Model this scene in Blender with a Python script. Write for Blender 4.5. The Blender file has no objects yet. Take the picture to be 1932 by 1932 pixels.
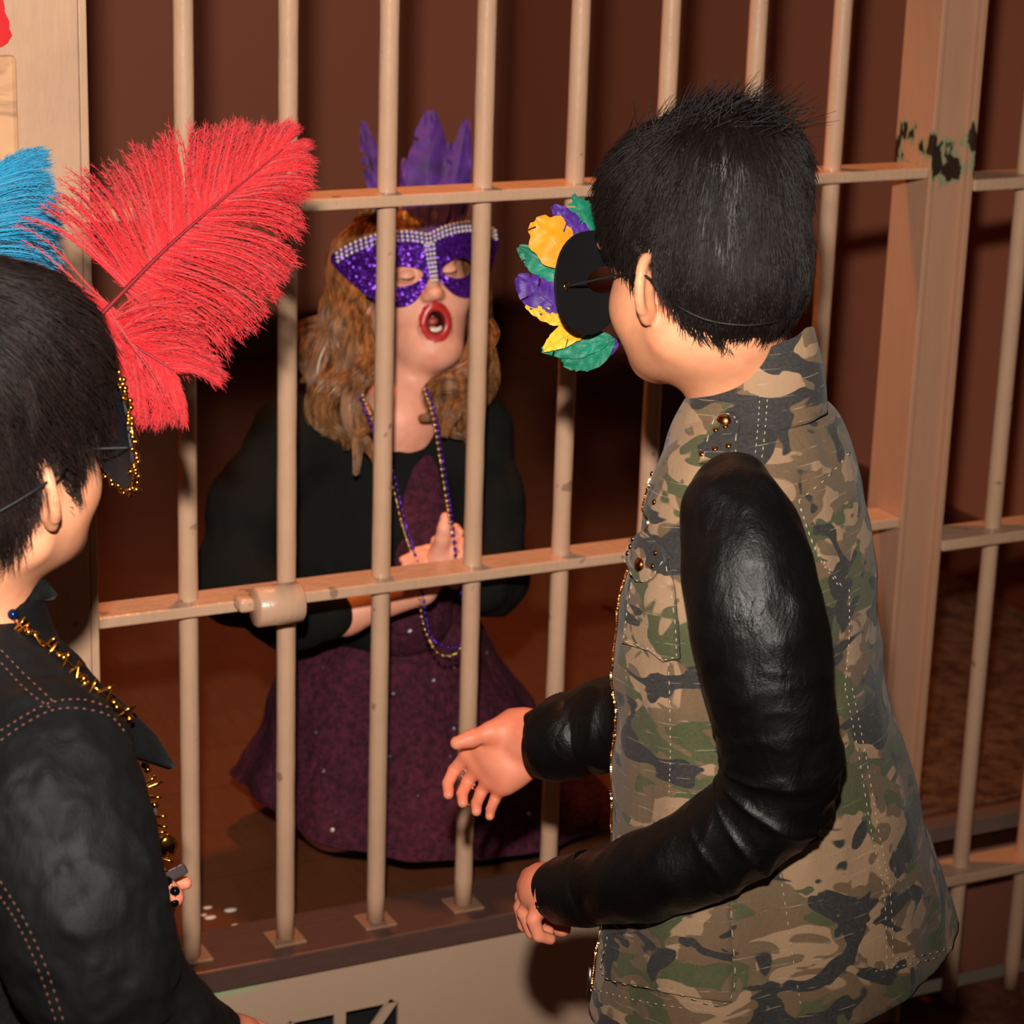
import bpy, math, random
import numpy as np
random.seed(7)
RNG = np.random.default_rng(11)
A = np.array
scene = bpy.context.scene
COL = scene.collection
# ------------------------------------------------------------------ camera
FPX, YAW, PITCH, ROLL = 4564.3, .4633, -.2994, .0322
CAM = A([-.8423, -2.5103, 1.6822])
def _axes(yaw, pitch, roll):
    cy, sy, cp, sp = math.cos(yaw), math.sin(yaw), math.cos(pitch), math.sin(pitch)
    f = A([sy*cp, cy*cp, sp]); r = A([cy, -sy, 0.]); u = np.cross(r, f)
    c, s = math.cos(roll), math.sin(roll)
    return c*r+s*u, -s*r+c*u, f
CR, CU, CF = _axes(YAW, PITCH, ROLL)
cd = bpy.data.cameras.new('camera'); cam = bpy.data.objects.new('camera', cd); COL.objects.link(cam)
cd.sensor_width = 36; cd.lens = FPX/1932*36; cd.clip_start = .05; cd.clip_end = 60
from mathutils import Matrix, Vector
cam.matrix_world = Matrix(((CR[0], CU[0], -CF[0], CAM[0]), (CR[1], CU[1], -CF[1], CAM[1]), (CR[2], CU[2], -CF[2], CAM[2]), (0, 0, 0, 1)))
cd.dof.use_dof = True; cd.dof.focus_distance = 2.2; cd.dof.aperture_fstop = 9.0
scene.camera = cam
# ------------------------------------------------------------------ light
w = bpy.data.worlds.new('world'); scene.world = w; w.use_nodes = True
w.node_tree.nodes['Background'].inputs[0].default_value = (1, .72, .5, 1)
w.node_tree.nodes['Background'].inputs[1].default_value = .035
def point(name, loc, energy, color, radius):
    l = bpy.data.lights.new(name, 'POINT'); l.energy = energy; l.color = color; l.shadow_soft_size = radius
    o = bpy.data.objects.new(name, l); o.location = loc; COL.objects.link(o); return o
def spot(name, loc, target, energy, color, radius, size, blend):
    l = bpy.data.lights.new(name, 'SPOT'); l.energy = energy; l.color = color; l.shadow_soft_size = radius; l.spot_size = math.radians(size); l.spot_blend = blend
    o = bpy.data.objects.new(name, l); o.location = loc; o.rotation_euler = (Vector(target)-Vector(loc)).to_track_quat('-Z', 'Y').to_euler(); COL.objects.link(o); return o
_fl = CAM - .03*CR + .24*CU
spot('camera_flash', tuple(_fl), tuple(CAM + 2.8*(CF - .13*CR + .13*CU)), 375, (1, .92, .84), .03, 64, 1.0)
spot('cell_ceiling_lamp', (.30, .42, 2.55), (.30, .40, 0), 92, (1, .33, .07), .06, 84, .8)
vs = scene.view_settings
vs.view_transform = 'Standard'; vs.look = 'None'; vs.gamma = 1; vs.exposure = 0.0; vs.use_curve_mapping = False
# ------------------------------------------------------------------ pixel rays -> places
def W(x, y, d): return CAM + (CF + (x-966)/FPX*CR - (y-966)/FPX*CU)*d
def onY(x, y, Y):
    d = CF + (x-966)/FPX*CR - (y-966)/FPX*CU; return CAM + d*(Y-CAM[1])/d[1]
def onZ(x, y, Z):
    d = CF + (x-966)/FPX*CR - (y-966)/FPX*CU; return CAM + d*(Z-CAM[2])/d[2]
def nrm(v): v = A(v, float); return v/(np.linalg.norm(v, axis=-1, keepdims=True)+1e-12)
# ------------------------------------------------------------------ materials
def lin(c):
    return tuple(((v/255)/12.92 if v/255 <= .04045 else ((v/255+.055)/1.055)**2.4) for v in c)
class NT:
    def __init__(s, name):
        s.m = bpy.data.materials.new(name); s.m.use_nodes = True; s.t = s.m.node_tree
        s.b = s.t.nodes['Principled BSDF']; s._c = None
    def n(s, typ, **kw):
        nd = s.t.nodes.new(typ)
        for k, v in kw.items():
            if k in ('operation', 'blend_type', 'data_type', 'wave_type', 'bands_direction', 'feature', 'noise_dimensions', 'distance', 'interpolation', 'attribute_name', 'invert', 'wave_profile', 'vector_type', 'noise_type'): setattr(nd, k, v)
            else:
                key = int(k[1:]) if k[0] == 'i' and k[1:].isdigit() else k.replace('_', ' ')
                s.inp(nd, key, v)
        return nd
    def inp(s, nd, key, v):
        sock = nd.inputs[key]
        if hasattr(v, 'is_linked') or isinstance(v, bpy.types.NodeSocket): s.t.links.new(v, sock)
        else:
            if hasattr(sock.default_value, '__len__') and hasattr(v, '__len__') and len(v) == 3 and len(sock.default_value) == 4: v = (*v, 1)
            sock.default_value = v
    def co(s, scale=(1, 1, 1), rot=(0, 0, 0), loc=(0, 0, 0)):
        if s._c is None: s._c = s.t.nodes.new('ShaderNodeTexCoord')
        m = s.t.nodes.new('ShaderNodeMapping'); s.t.links.new(s._c.outputs['Object'], m.inputs[0])
        m.inputs['Scale'].default_value = scale; m.inputs['Rotation'].default_value = rot; m.inputs['Location'].default_value = loc
        return m.outputs[0]
    def noise(s, vec, scale, detail=2, rough=.5, dist=0, out='Factor'):
        nd = s.n('ShaderNodeTexNoise', Vector=vec, Scale=scale, Detail=detail, Roughness=rough, Distortion=dist)
        return nd.outputs[0] if out == 'Factor' else nd.outputs[1]
    def ramp(s, fac, stops, const=False):
        nd = s.t.nodes.new('ShaderNodeValToRGB'); s.t.links.new(fac, nd.inputs[0]); cr = nd.color_ramp
        if const: cr.interpolation = 'CONSTANT'
        while len(cr.elements) < len(stops): cr.elements.new(.5)
        for e, (p, c) in zip(cr.elements, stops):
            e.position = p; e.color = (c, c, c, 1) if not hasattr(c, '__len__') else (*c[:3], 1)
        return nd.outputs[0]
    def mix(s, fac, a, b, mode='MIX'):
        nd = s.t.nodes.new('ShaderNodeMixRGB'); nd.blend_type = mode
        s.inp(nd, 0, fac); s.inp(nd, 1, a); s.inp(nd, 2, b); return nd.outputs[0]
    def math(s, op, a, b=0., c=None):
        nd = s.t.nodes.new('ShaderNodeMath'); nd.operation = op; s.inp(nd, 0, a); s.inp(nd, 1, b)
        if c is not None: s.inp(nd, 2, c)
        return nd.outputs[0]
    def bump(s, h, strength=.3, dist=.002, normal=None):
        nd = s.t.nodes.new('ShaderNodeBump'); s.inp(nd, 'Height', h); nd.inputs['Strength'].default_value = strength; nd.inputs['Distance'].default_value = dist
        if normal is not None: s.inp(nd, 'Normal', normal)
        s.t.links.new(nd.outputs[0], s.b.inputs['Normal']); return nd.outputs[0]
    def set(s, **kw):
        mp = {'color': 'Base Color', 'rough': 'Roughness', 'metal': 'Metallic', 'spec': 'Specular IOR Level', 'sheen': 'Sheen Weight', 'coat': 'Coat Weight', 'sss': 'Subsurface Weight', 'emit': 'Emission Strength', 'aniso': 'Anisotropic', 'trans': 'Transmission Weight', 'alpha': 'Alpha'}
        for k, v in kw.items(): s.inp(s.b, mp.get(k, k.replace('_', ' ')), v)
        return s
def plain(name, rgb, rough=.5, metal=0., spec=.5, **kw):
    m = NT(name); m.set(color=lin(rgb), rough=rough, metal=metal, spec=spec, **kw); return m.m
M = {}
def paint_mat(name, base, chips=True):
    m = NT(name); v = m.co()
    big = m.noise(v, 9, 4, .6); fine = m.noise(v, 150, 3, .6); lump = m.noise(m.co((1, 1, .35)), 60, 3, .6)
    c = m.mix(m.ramp(big, [(.3, 0), (.7, 1)]), lin(base), lin([x*.93 for x in base]))
    c = m.mix(m.math('MULTIPLY', m.ramp(m.noise(v, 34, 2, .5), [(.71, 0), (.74, 1)]), .5 if chips else .0), c, lin((70, 52, 40)))
    run = m.noise(m.co((1, 1, .12)), 95, 2, .5)
    h = m.math('ADD', m.math('MULTIPLY', lump, 1.0), m.math('ADD', m.math('MULTIPLY', fine, .12), m.math('MULTIPLY', run, .5)))
    m.bump(h, .55, .0022)
    m.set(color=c, rough=.27, spec=.5); return m.m
M['paint'] = paint_mat('beige_gloss_paint', (200, 160, 130))
def mk(name, V, F, mat, parent=None, smooth=True, origin=None, mats=None, mi=None):
    """link ONE mesh object; V in world metres; F an (n,3)/(n,4) array or list of index lists"""
    V = np.asarray(V, dtype=np.float64).reshape(-1, 3)
    if parent is not None: o0 = A(parent['_w'][:3]) if '_w' in parent else A([0, 0, 0.])
    else: o0 = A([0, 0, 0.])
    if origin is None:
        origin = o0 if parent is not None else A([V[:, 0].mean(), V[:, 1].mean(), V[:, 2].min()])
    origin = A(origin, float)
    me = bpy.data.meshes.new(name); L = V - origin
    me.vertices.add(len(L)); me.vertices.foreach_set('co', L.astype(np.float32).ravel())
    if isinstance(F, np.ndarray):
        k = F.shape[1]; lens = np.full(len(F), k, dtype=np.int32); flat = F.astype(np.int32).ravel()
    else:
        lens = A([len(f) for f in F], dtype=np.int32); flat = A([i for f in F for i in f], dtype=np.int32)
    me.loops.add(len(flat)); me.loops.foreach_set('vertex_index', flat)
    me.polygons.add(len(lens)); me.polygons.foreach_set('loop_start', np.concatenate([[0], np.cumsum(lens)[:-1]]).astype(np.int32))
    me.polygons.foreach_set('loop_total', lens)
    me.polygons.foreach_set('use_smooth', np.full(len(lens), bool(smooth)))
    for m_ in (mats or [mat]): me.materials.append(m_)
    if mi is not None: me.polygons.foreach_set('material_index', A(mi, dtype=np.int32))
    me.update(calc_edges=True); me.validate()
    o = bpy.data.objects.new(name, me); COL.objects.link(o)
    if parent is not None:
        o.parent = parent; o.location = tuple(origin-o0)
    else: o.location = tuple(origin)
    o['_w'] = [float(x) for x in origin]
    return o
def tag(o, label=None, cat=None, group=None, kind=None):
    if label: o['label'] = label
    if cat: o['category'] = cat
    if group: o['group'] = group
    if kind: o['kind'] = kind
    return o
def empty(name, loc, label, cat, group=None):
    o = bpy.data.objects.new(name, None); COL.objects.link(o); o.location = tuple(loc); o['_w'] = [float(x) for x in loc]
    o.empty_display_size = .05
    return tag(o, label, cat, group)
class MB:
    def __init__(s): s.V = []; s.F = []; s.n = 0
    def add(s, V, F):
        V = np.asarray(V, float).reshape(-1, 3); s.V.append(V)
        s.F += [[int(i)+s.n for i in f] for f in F]; s.n += len(V); return s
    def arr(s): return np.concatenate(s.V), s.F
def box(lo, hi, bev=0.):
    lo, hi = A(lo, float), A(hi, float)
    import bmesh
    bm = bmesh.new(); bmesh.ops.create_cube(bm, size=1)
    for v in bm.verts: v.co = Vector(tuple(lo+(A(v.co)+.5)*(hi-lo)))
    if bev > 0: bmesh.ops.bevel(bm, geom=bm.edges[:]+bm.verts[:], offset=bev, segments=2, affect='EDGES', profile=.5)
    bm.verts.index_update(); V = A([tuple(v.co) for v in bm.verts]); F = [[v.index for v in f.verts] for f in bm.faces]; bm.free()
    return V, F
def frames(P):
    T = np.gradient(P, axis=0); T = nrm(T)
    n0 = np.cross(T[0], [0, 0, 1.]) if abs(T[0][2]) < .9 else np.cross(T[0], [1., 0, 0]); n = nrm(n0); N = []
    for t in T:
        n = nrm(n-t*(n@t)); N.append(n)
    N = A(N); return T, N, np.cross(T, N)
def tube(P, R, sides=12, cap=True, sx=None, jitter=0):
    P = A(P, float); R = np.broadcast_to(A(R, float), (len(P),)); T, N, B = frames(P)
    th = np.linspace(0, 2*np.pi, sides, endpoint=False)
    V = P[:, None] + R[:, None, None]*(np.cos(th)[None, :, None]*N[:, None]*(1 if sx is None else sx) + np.sin(th)[None, :, None]*B[:, None])
    if jitter: V += (RNG.random(V.shape)-.5)*jitter
    K = len(P); F = [[i*sides+j, i*sides+(j+1) % sides, (i+1)*sides+(j+1) % sides, (i+1)*sides+j] for i in range(K-1) for j in range(sides)]
    V = V.reshape(-1, 3)
    if cap: F += [list(range(sides))[::-1], [(K-1)*sides+j for j in range(sides)]]
    return V, F
def strands(P, R, sides=3, flat=1., up=None):
    """P (S,K,3) centre lines, R (S,K) radii -> arrays of one mesh"""
    S, K, _ = P.shape
    T = nrm(np.gradient(P, axis=1)); ref = nrm(RNG.normal(size=(S, 1, 3))) if up is None else up
    N = nrm(np.cross(T, np.broadcast_to(ref, T.shape))); B = np.cross(T, N)
    th = np.linspace(0, 2*np.pi, sides, endpoint=False)
    V = P[:, :, None] + R[:, :, None, None]*(np.cos(th)[None, None, :, None]*N[:, :, None] + flat*np.sin(th)[None, None, :, None]*B[:, :, None])
    s, k, j = np.meshgrid(np.arange(S), np.arange(K-1), np.arange(sides), indexing='ij')
    a = (s*K+k)*sides+j; b = (s*K+k)*sides+(j+1) % sides
    F = np.stack([a, b, b+sides, a+sides], -1).reshape(-1, 4)
    return V.reshape(-1, 3), F
def spline(pts, n):
    """Catmull-Rom through rows of pts (any width)"""
    p = A(pts, float); q = np.vstack([2*p[0]-p[1], p, 2*p[-1]-p[-2]]); m = len(p)-1
    t = np.linspace(0, m-1e-9, n); i = t.astype(int); u = (t-i)[:, None]
    a, b, c, d = q[i], q[i+1], q[i+2], q[i+3]
    return .5*((2*b)+(-a+c)*u+(2*a-5*b+4*c-d)*u**2+(-a+3*b-3*c+d)*u**3)
# ================================================================== SETTING
FZ = .26       # floor level inside the cell
WX, WY = 1.86, 3.0
def struct(name, V, F, mat, label):
    return tag(mk(name, V, F, mat, smooth=False), label, None, None, 'structure')
m = NT('brown_wall_paint'); v = m.co()
m.bump(m.noise(v, 120, 3), .15, .001)
m.set(color=m.mix(m.noise(v, 1.3, 3), lin((178, 108, 80)), lin((170, 101, 74))), rough=.6, spec=.3); M['wall'] = m.m
m = NT('dark_red_wood_floor'); v = m.co((1, .25, 1), rot=(0, 0, .1))
g = m.noise(m.co((6, 1, 1)), 14, 5, .6, .6)
c = m.mix(g, lin((114, 68, 42)), lin((90, 50, 30)))
wv = m.n('ShaderNodeTexBrick', Vector=m.co((1, 1, 1), rot=(0, 0, 0)), Scale=1.0, Mortar_Size=.002, Brick_Width=1.6, Row_Height=.14, Color1=(1, 1, 1), Color2=(.93, .92, .91), Mortar=(.78, .74, .7))
c = m.mix(1, c, wv.outputs[0], 'MULTIPLY')
m.bump(m.noise(v, 40, 3), .08, .001)
m.set(color=c, rough=.22, spec=.4); M['floor'] = m.m
m = NT('mottled_brown_carpet'); v = m.co()
m.bump(m.noise(v, 500, 2), .8, .004)
m.set(color=m.mix(m.ramp(m.noise(v, 30, 6, .7), [(.35, 0), (.65, 1)]), lin((128, 78, 58)), lin((88, 48, 36))), rough=.95, spec=.1); M['carpet'] = m.m
m = NT('grey_brown_mat'); v = m.co(); m.bump(m.noise(v, 300, 2), .8, .004); m.set(color=m.mix(m.ramp(m.noise(v, 26, 6, .75), [(.38, 0), (.62, 1)]), lin((112, 84, 64)), lin((70, 46, 34))), rough=.95, spec=.1); M['rugmat'] = m.m
m = NT('brown_baseboard'); m.set(color=lin((92, 46, 28)), rough=.35); M['base'] = m.m
m = NT('dark_bronze_metal'); v = m.co()
m.bump(m.noise(v, 300, 3), .1, .0006)
green = m.math('MULTIPLY', m.ramp(m.noise(v, 7, 2), [(.70, 0), (.72, 1)]), .6)
c = m.mix(m.noise(m.co((1, 6, 6)), 30, 4, .6), lin((112, 84, 74)), lin((92, 66, 58)))
m.set(color=m.mix(green, c, lin((96, 120, 86))), rough=.36, metal=.35, spec=.5); M['bronze'] = m.m
m = NT('beige_panel_paint'); v = m.co()
m.bump(m.noise(v, 90, 3), .2, .001)
# mint under-paint showing in a ragged strip under the ledge
sep = m.n('ShaderNodeSeparateXYZ', i0=m.co()); nz = m.noise(m.co((1, .1, .3)), 7, 2, .4)
edge = m.math('ADD', sep.outputs[2], m.math('MULTIPLY', nz, .075)); edge = m.math('SUBTRACT', edge, m.math('MULTIPLY', sep.outputs[0], .09))
g = m.ramp(edge, [(.292, 0), (.304, 1)])
m.set(color=m.mix(g, m.mix(m.noise(v, 5, 3), lin((188, 158, 134)), lin((180, 148, 124))), lin((158, 176, 132))), rough=.45, spec=.35); M['panel'] = m.m
# walls / floors (all with thickness)
for a in [('floor', (-2.2, .06, FZ-.06), (WX, WY, FZ), 'floor', 'glossy red-brown board floor behind the bars'),
          ('floor', (-3.5, -3.8, -.08), (3.6, .03, 0), 'carpet', 'dull brown carpet where the boys stand'),
          ('wall_back', (-2.2, WY, FZ), (WX+.1, WY+.1, 3.0), 'wall', 'plain brown wall at the back of the cell'),
          ('wall_right', (WX, .06, FZ), (WX+.1, WY, 3.0), 'wall', 'plain brown side wall of the cell'),
          ('wall_left', (-2.3, .06, FZ), (-2.2, WY+.1, 3.0), 'wall', 'brown wall closing the left of the cell'),
          ('ceiling', (-2.3, .06, 3.0), (WX+.1, WY+.1, 3.1), 'wall', 'brown ceiling above the cell')]:
    struct(a[0], *box(a[1], a[2]), M[a[3]], a[4])
struct('baseboard_back', *box((-2.2, WY-.02, FZ), (WX, WY, FZ+.11), .003), M['base'], 'dark brown baseboard on the back wall')
struct('baseboard_right', *box((WX-.035, .06, FZ), (WX, WY-.02, FZ+.11), .003), M['base'], 'dark brown baseboard on the side wall')
struct('trim_1', *box((1.04, .03, FZ-.02), (1.86, .06, FZ+.004), .001), plain('grey_metal_strip', (120, 104, 98), .4, .4), 'grey metal strip along the floor edge behind the right bars')
struct('wall_front', *box((1.04, .06, 0), (1.86, .075, FZ-.02)), plain('red_brown_riser', (128, 74, 54), .8), 'red-brown riser under the cell floor')
rug = tag(mk('floor_mat', *box((1.12, .075, FZ), (1.80, 1.05, FZ+.006), .002), M['rugmat'], smooth=False), 'mottled grey-brown mat on the floor behind the right-hand bars', 'mat')
# ================================================================== CELL FRONT
S = .12; RB = .0113
def bar(x, z0, z1, parent, wob=.0):
    n = 60; z = np.linspace(z0, z1, n); P = np.stack([x+0*z, 0*z, z], 1)
    r = RB*(1+.012*np.sin(z*70+x*9)+.01*RNG.normal(size=n))
    V, F = tube(P, r, 20); o = mk('bar', V, F, M['paint'], parent); return o
def rail(x0, x1, zlow, parent, thk=.0135, yf=-.0262, yb=.0262):
    V, F = box((x0, yf, zlow), (x1, yb, zlow+thk), .002); return mk('rail', V, F, M['paint'], parent, smooth=False)
M['plate'] = plain('worn_brown_plate', (138, 106, 84), .4)
g1 = empty('jail_bars', (.42, 0, .30), 'wide run of beige round bars through flat rails, between the two steel posts', 'bars', 'beige painted cell front')
for i in range(8): bar(i*S, .30, 2.6, g1)
rail(-.113, .968, .742, g1); rail(-.113, .968, 1.202, g1); rail(-.113, .968, 2.3, g1)
for i in range(8):
    V, F = box((i*S-.021, -.021, .2995), (i*S+.021, .021, .3035), .0015); mk('base_plate', V, F, M['plate'], g1, smooth=False)
# hinge barrel on the middle rail
def disk_cyl(c, axis, r, L, seg=40, bev=.002):
    axis = nrm(axis); c = A(c, float)
    t = A([-L/2, -L/2, -L/2+bev, L/2-bev, L/2, L/2]); rr = A([r*.02, r-bev, r, r, r-bev, r*.02])
    P = c+t[:, None]*axis
    T = axis; n = nrm(np.cross(T, [0, 0, 1.] if abs(T[2]) < .9 else [1., 0, 0])); b = np.cross(T, n); th = np.linspace(0, 2*np.pi, seg, endpoint=False)
    V = P[:, None]+rr[:, None, None]*(np.cos(th)[None, :, None]*n+np.sin(th)[None, :, None]*b)
    F = [[i*seg+j, i*seg+(j+1) % seg, (i+1)*seg+(j+1) % seg, (i+1)*seg+j] for i in range(5) for j in range(seg)]
    F += [list(range(seg))[::-1], [5*seg+j for j in range(seg)]]
    return V.reshape(-1, 3), F
V, F = disk_cyl((.089, -.052, .755), (1, 0, 0), .0235, .056); mk('barrel_hinge', V, F, M['paint'], g1)
V, F = box((.045, -.05, .748), (.064, -.024, .764), .004); mk('hinge_pin', V, F, M['paint'], g1)
g2 = empty('jail_bars', (1.35, 0, .0), 'narrow run of beige bars right of the steel channel post, reaching below the ledge line', 'bars', 'beige painted cell front')
for x in (1.139, 1.250, 1.37, 1.49, 1.61): bar(x, .0, 2.6, g2)
for z in (.702, 1.183, .2): rail(1.0372, 1.75, z, g2, .015, -.03, .03)
# posts : steel channels
p = MB(); p.add(*box((.9685, -.027, 0), (.9765, .052, 2.6), .0015)); p.add(*box((1.028, -.027, 0), (1.037, .052, 2.6), .0015)); p.add(*box((.9765, -.017, 0), (1.028, -.010, 2.6)))
mp = paint_mat('chipped_beige_paint', (190, 158, 134))
# black and green chips near the left flange of the post
t_ = NT('worn_warm_lit_post_paint'); v = t_.co(); 
sep = t_.n('ShaderNodeSeparateXYZ', i0=v)
nz = t_.noise(t_.co((1, 1, .45)), 42, 3, .55)
hgt = t_.math('ABSOLUTE', t_.math('SUBTRACT', sep.outputs[2], 1.225)); band = t_.ramp(hgt, [(.02, .36), (.06, 0)])
left = t_.ramp(sep.outputs[0], [(.977, 1), (.978, 0)]); band = t_.math('MULTIPLY', band, left)
chip = t_.ramp(t_.math('ADD', nz, band), [(.83, 0), (.85, 1)]); halo = t_.ramp(t_.math('ADD', nz, band), [(.77, 0), (.8, 1)])
c = t_.mix(t_.noise(v, 9, 4), lin((184, 138, 108)), lin((172, 128, 100)))  # base tone made more orange to carry the warm ambient light
c = t_.mix(halo, c, lin((140, 138, 104))); c = t_.mix(chip, c, lin((48, 34, 28)))
t_.bump(t_.noise(t_.co((1, 1, .3)), 70, 3), .4, .0016); t_.set(color=c, rough=.3)
o = mk('steel_post', *p.arr(), t_.m, smooth=False); tag(o, 'beige steel channel post with dark paint chips right of the camouflage boy', 'post')
p = MB(); p.add(*box((-.200, -.029, 0), (-.1235, -.018, 2.6), .0015)); p.add(*box((-.1225, -.027, 0), (-.1135, .05, 2.6), .0015)); p.add(*box((-.200, -.018, 0), (-.19, .05, 2.6), .0015))
o = mk('steel_post', *p.arr(), M['paint'], smooth=False); tag(o, 'broad flat beige steel post beside the marbled board and red plume', 'post')
# ledge and panel below the bars
o = mk('metal_ledge', *box((-.113, -.044, .269), (.968, .06, .30), .0025), M['bronze'], smooth=False)
tag(o, 'dark brown metal ledge carrying the row of bars', 'ledge')
pn = MB(); ys, yb = -.0385, -.0335
def rect(x0, x1, z0, z1): pn.add(*box((x0, ys, z0), (x1, yb, z1)))
vx0, vx1, vz0, vz1 = .108, .256, .02, .205
rect(-.113, vx0, .0, .269); rect(vx1, .968, 0, .269); rect(vx0, vx1, vz1, .269); rect(vx0, vx1, 0, vz0)
def prism(poly, y0, y1):
    n = len(poly); V = [(x, y0, z) for x, z in poly]+[(x, y1, z) for x, z in poly]
    pn.add(V, [list(range(n)), list(range(n, 2*n))[::-1]]+[[i, i+n, (i+1) % n+n, (i+1) % n] for i in range(n)])
cx, cz = (vx0+vx1)/2, (vz0+vz1)/2
def strip(x0, z0, x1, z1, w):
    d = nrm([x1-x0, z1-z0]); n = A([-d[1], d[0]])*w/2
    prism([(x0+n[0], z0+n[1]), (x0-n[0], z0-n[1]), (x1-n[0], z1-n[1]), (x1+n[0], z1+n[1])], ys, yb)
strip(cx-.004, vz0, cx-.004, vz1, .015); strip(vx0, cz, vx1, cz, .015); strip(vx0, vz0, vx1-.006, vz1+.002, .012); strip(vx0, vz1, vx1, vz0, .012)
o = mk('lower_panel', *pn.arr(), M['panel'], smooth=False, origin=(0, 0, 0)); tag(o, 'beige sheet panel under the ledge with a cross-barred cut-out vent and mint paint patches', 'panel')
struct('vent_shade_sheet', *box((-.113, -.005, 0), (.968, .01, .268)), plain('black_vent_shade', (8, 7, 7), .9), 'black sheet standing in for the shade inside the vent cut-out')  # added black sheet, gives the vent openings their dark shade by colour
# boards left of the post
m = NT('marbled_board'); v = m.co((1, 1, 1.6))
n1 = m.noise(v, 14, 5, .6, 1.2); vein = m.ramp(m.noise(m.co((.6, 1, 1.6)), 5, 5, .6, .8), [(.45, 0), (.5, 1), (.56, 0)])
c = m.mix(n1, lin((226, 180, 130)), lin((206, 150, 118))); c = m.mix(m.math('MULTIPLY', vein, .6), c, lin((140, 104, 82)))
m.set(color=c, rough=.25); M['marble'] = m.m
o = mk('marbled_board', *box((-.60, -.043, .2), (-.192, -.031, 1.383), .006), M['marble'], smooth=False); tag(o, 'cream marbled board with brown veins at the upper left edge', 'board')
# ragged red paint above it
zz = np.linspace(1.388, 2.3, 260); ex = -.1955+.0035*np.sin(zz*60)+.003*RNG.normal(size=260).cumsum()*.25; ex = np.clip(ex, -.203, -.19); ex[:4] = [-.215, -.204, -.199, -.197]
V = [(-.6, -.034, z) for z in zz]+[(x, -.034, z) for x, z in zip(ex, zz)]+[(-.6, -.0305, z) for z in zz]+[(x, -.0305, z) for x, z in zip(ex, zz)]
n = 260; F = []
for i in range(n-1): F += [[i, n+i, n+i+1, i+1], [2*n+i, 2*n+i+1, 3*n+i+1, 3*n+i], [n+i, 3*n+i, 3*n+i+1, n+i+1]]
F += [[0, 2*n, 3*n, n]]
o = mk('red_board', V, F, plain('red_gloss_paint', (206, 16, 18), .42), smooth=False); tag(o, 'peeling glossy red painted board above the marbled board', 'board')
struct('wall_left', *box((-.62, -.03, 0), (-.2, -.0, 2.6)), M['paint'], 'beige painted wall left of the broad post')
# ================================================================== SIGNED-DISTANCE SCULPTING (bodies, heads, hands, soft cloth)
def vnoise(P, seed=0):
    """smooth value noise in [-1,1] at P (...,3)"""
    P = np.asarray(P); i = np.floor(P).astype(np.int64); f = P-i; f = f*f*(3-2*f); out = 0
    for dx in (0, 1):
        for dy in (0, 1):
            for dz in (0, 1):
                h = (i[..., 0]+dx)*73856093 ^ (i[..., 1]+dy)*19349663 ^ (i[..., 2]+dz)*83492791 ^ (seed*2654435761 % 2**31)
                h = (h ^ (h >> 13))*1274126177 & 0x7fffffff; h = (h ^ (h >> 16)) & 0xffff
                wgt = (f[..., 0] if dx else 1-f[..., 0])*(f[..., 1] if dy else 1-f[..., 1])*(f[..., 2] if dz else 1-f[..., 2])
                out = out+wgt*(h/32767.5-1)
    return out
class Frame:
    def __init__(s, o, az, pitch=0, roll=0, scale=1.):
        a, p, q = map(math.radians, (az, pitch, roll))
        Y = A([math.cos(a)*math.cos(p), math.sin(a)*math.cos(p), math.sin(p)]); X = A([math.sin(a), -math.cos(a), 0]); Z = np.cross(X, Y)
        X, Z = X*math.cos(q)+Z*math.sin(q), -X*math.sin(q)+Z*math.cos(q)
        s.o = A(o, float); s.R = A([X, Y, Z]); s.s = scale; s.X, s.Y, s.Z = X, Y, Z
    def __call__(s, l): return s.o + s.s*(A(l, float) @ s.R)
    def loc(s, P): return (P-s.o) @ s.R.T / s.s
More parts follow.
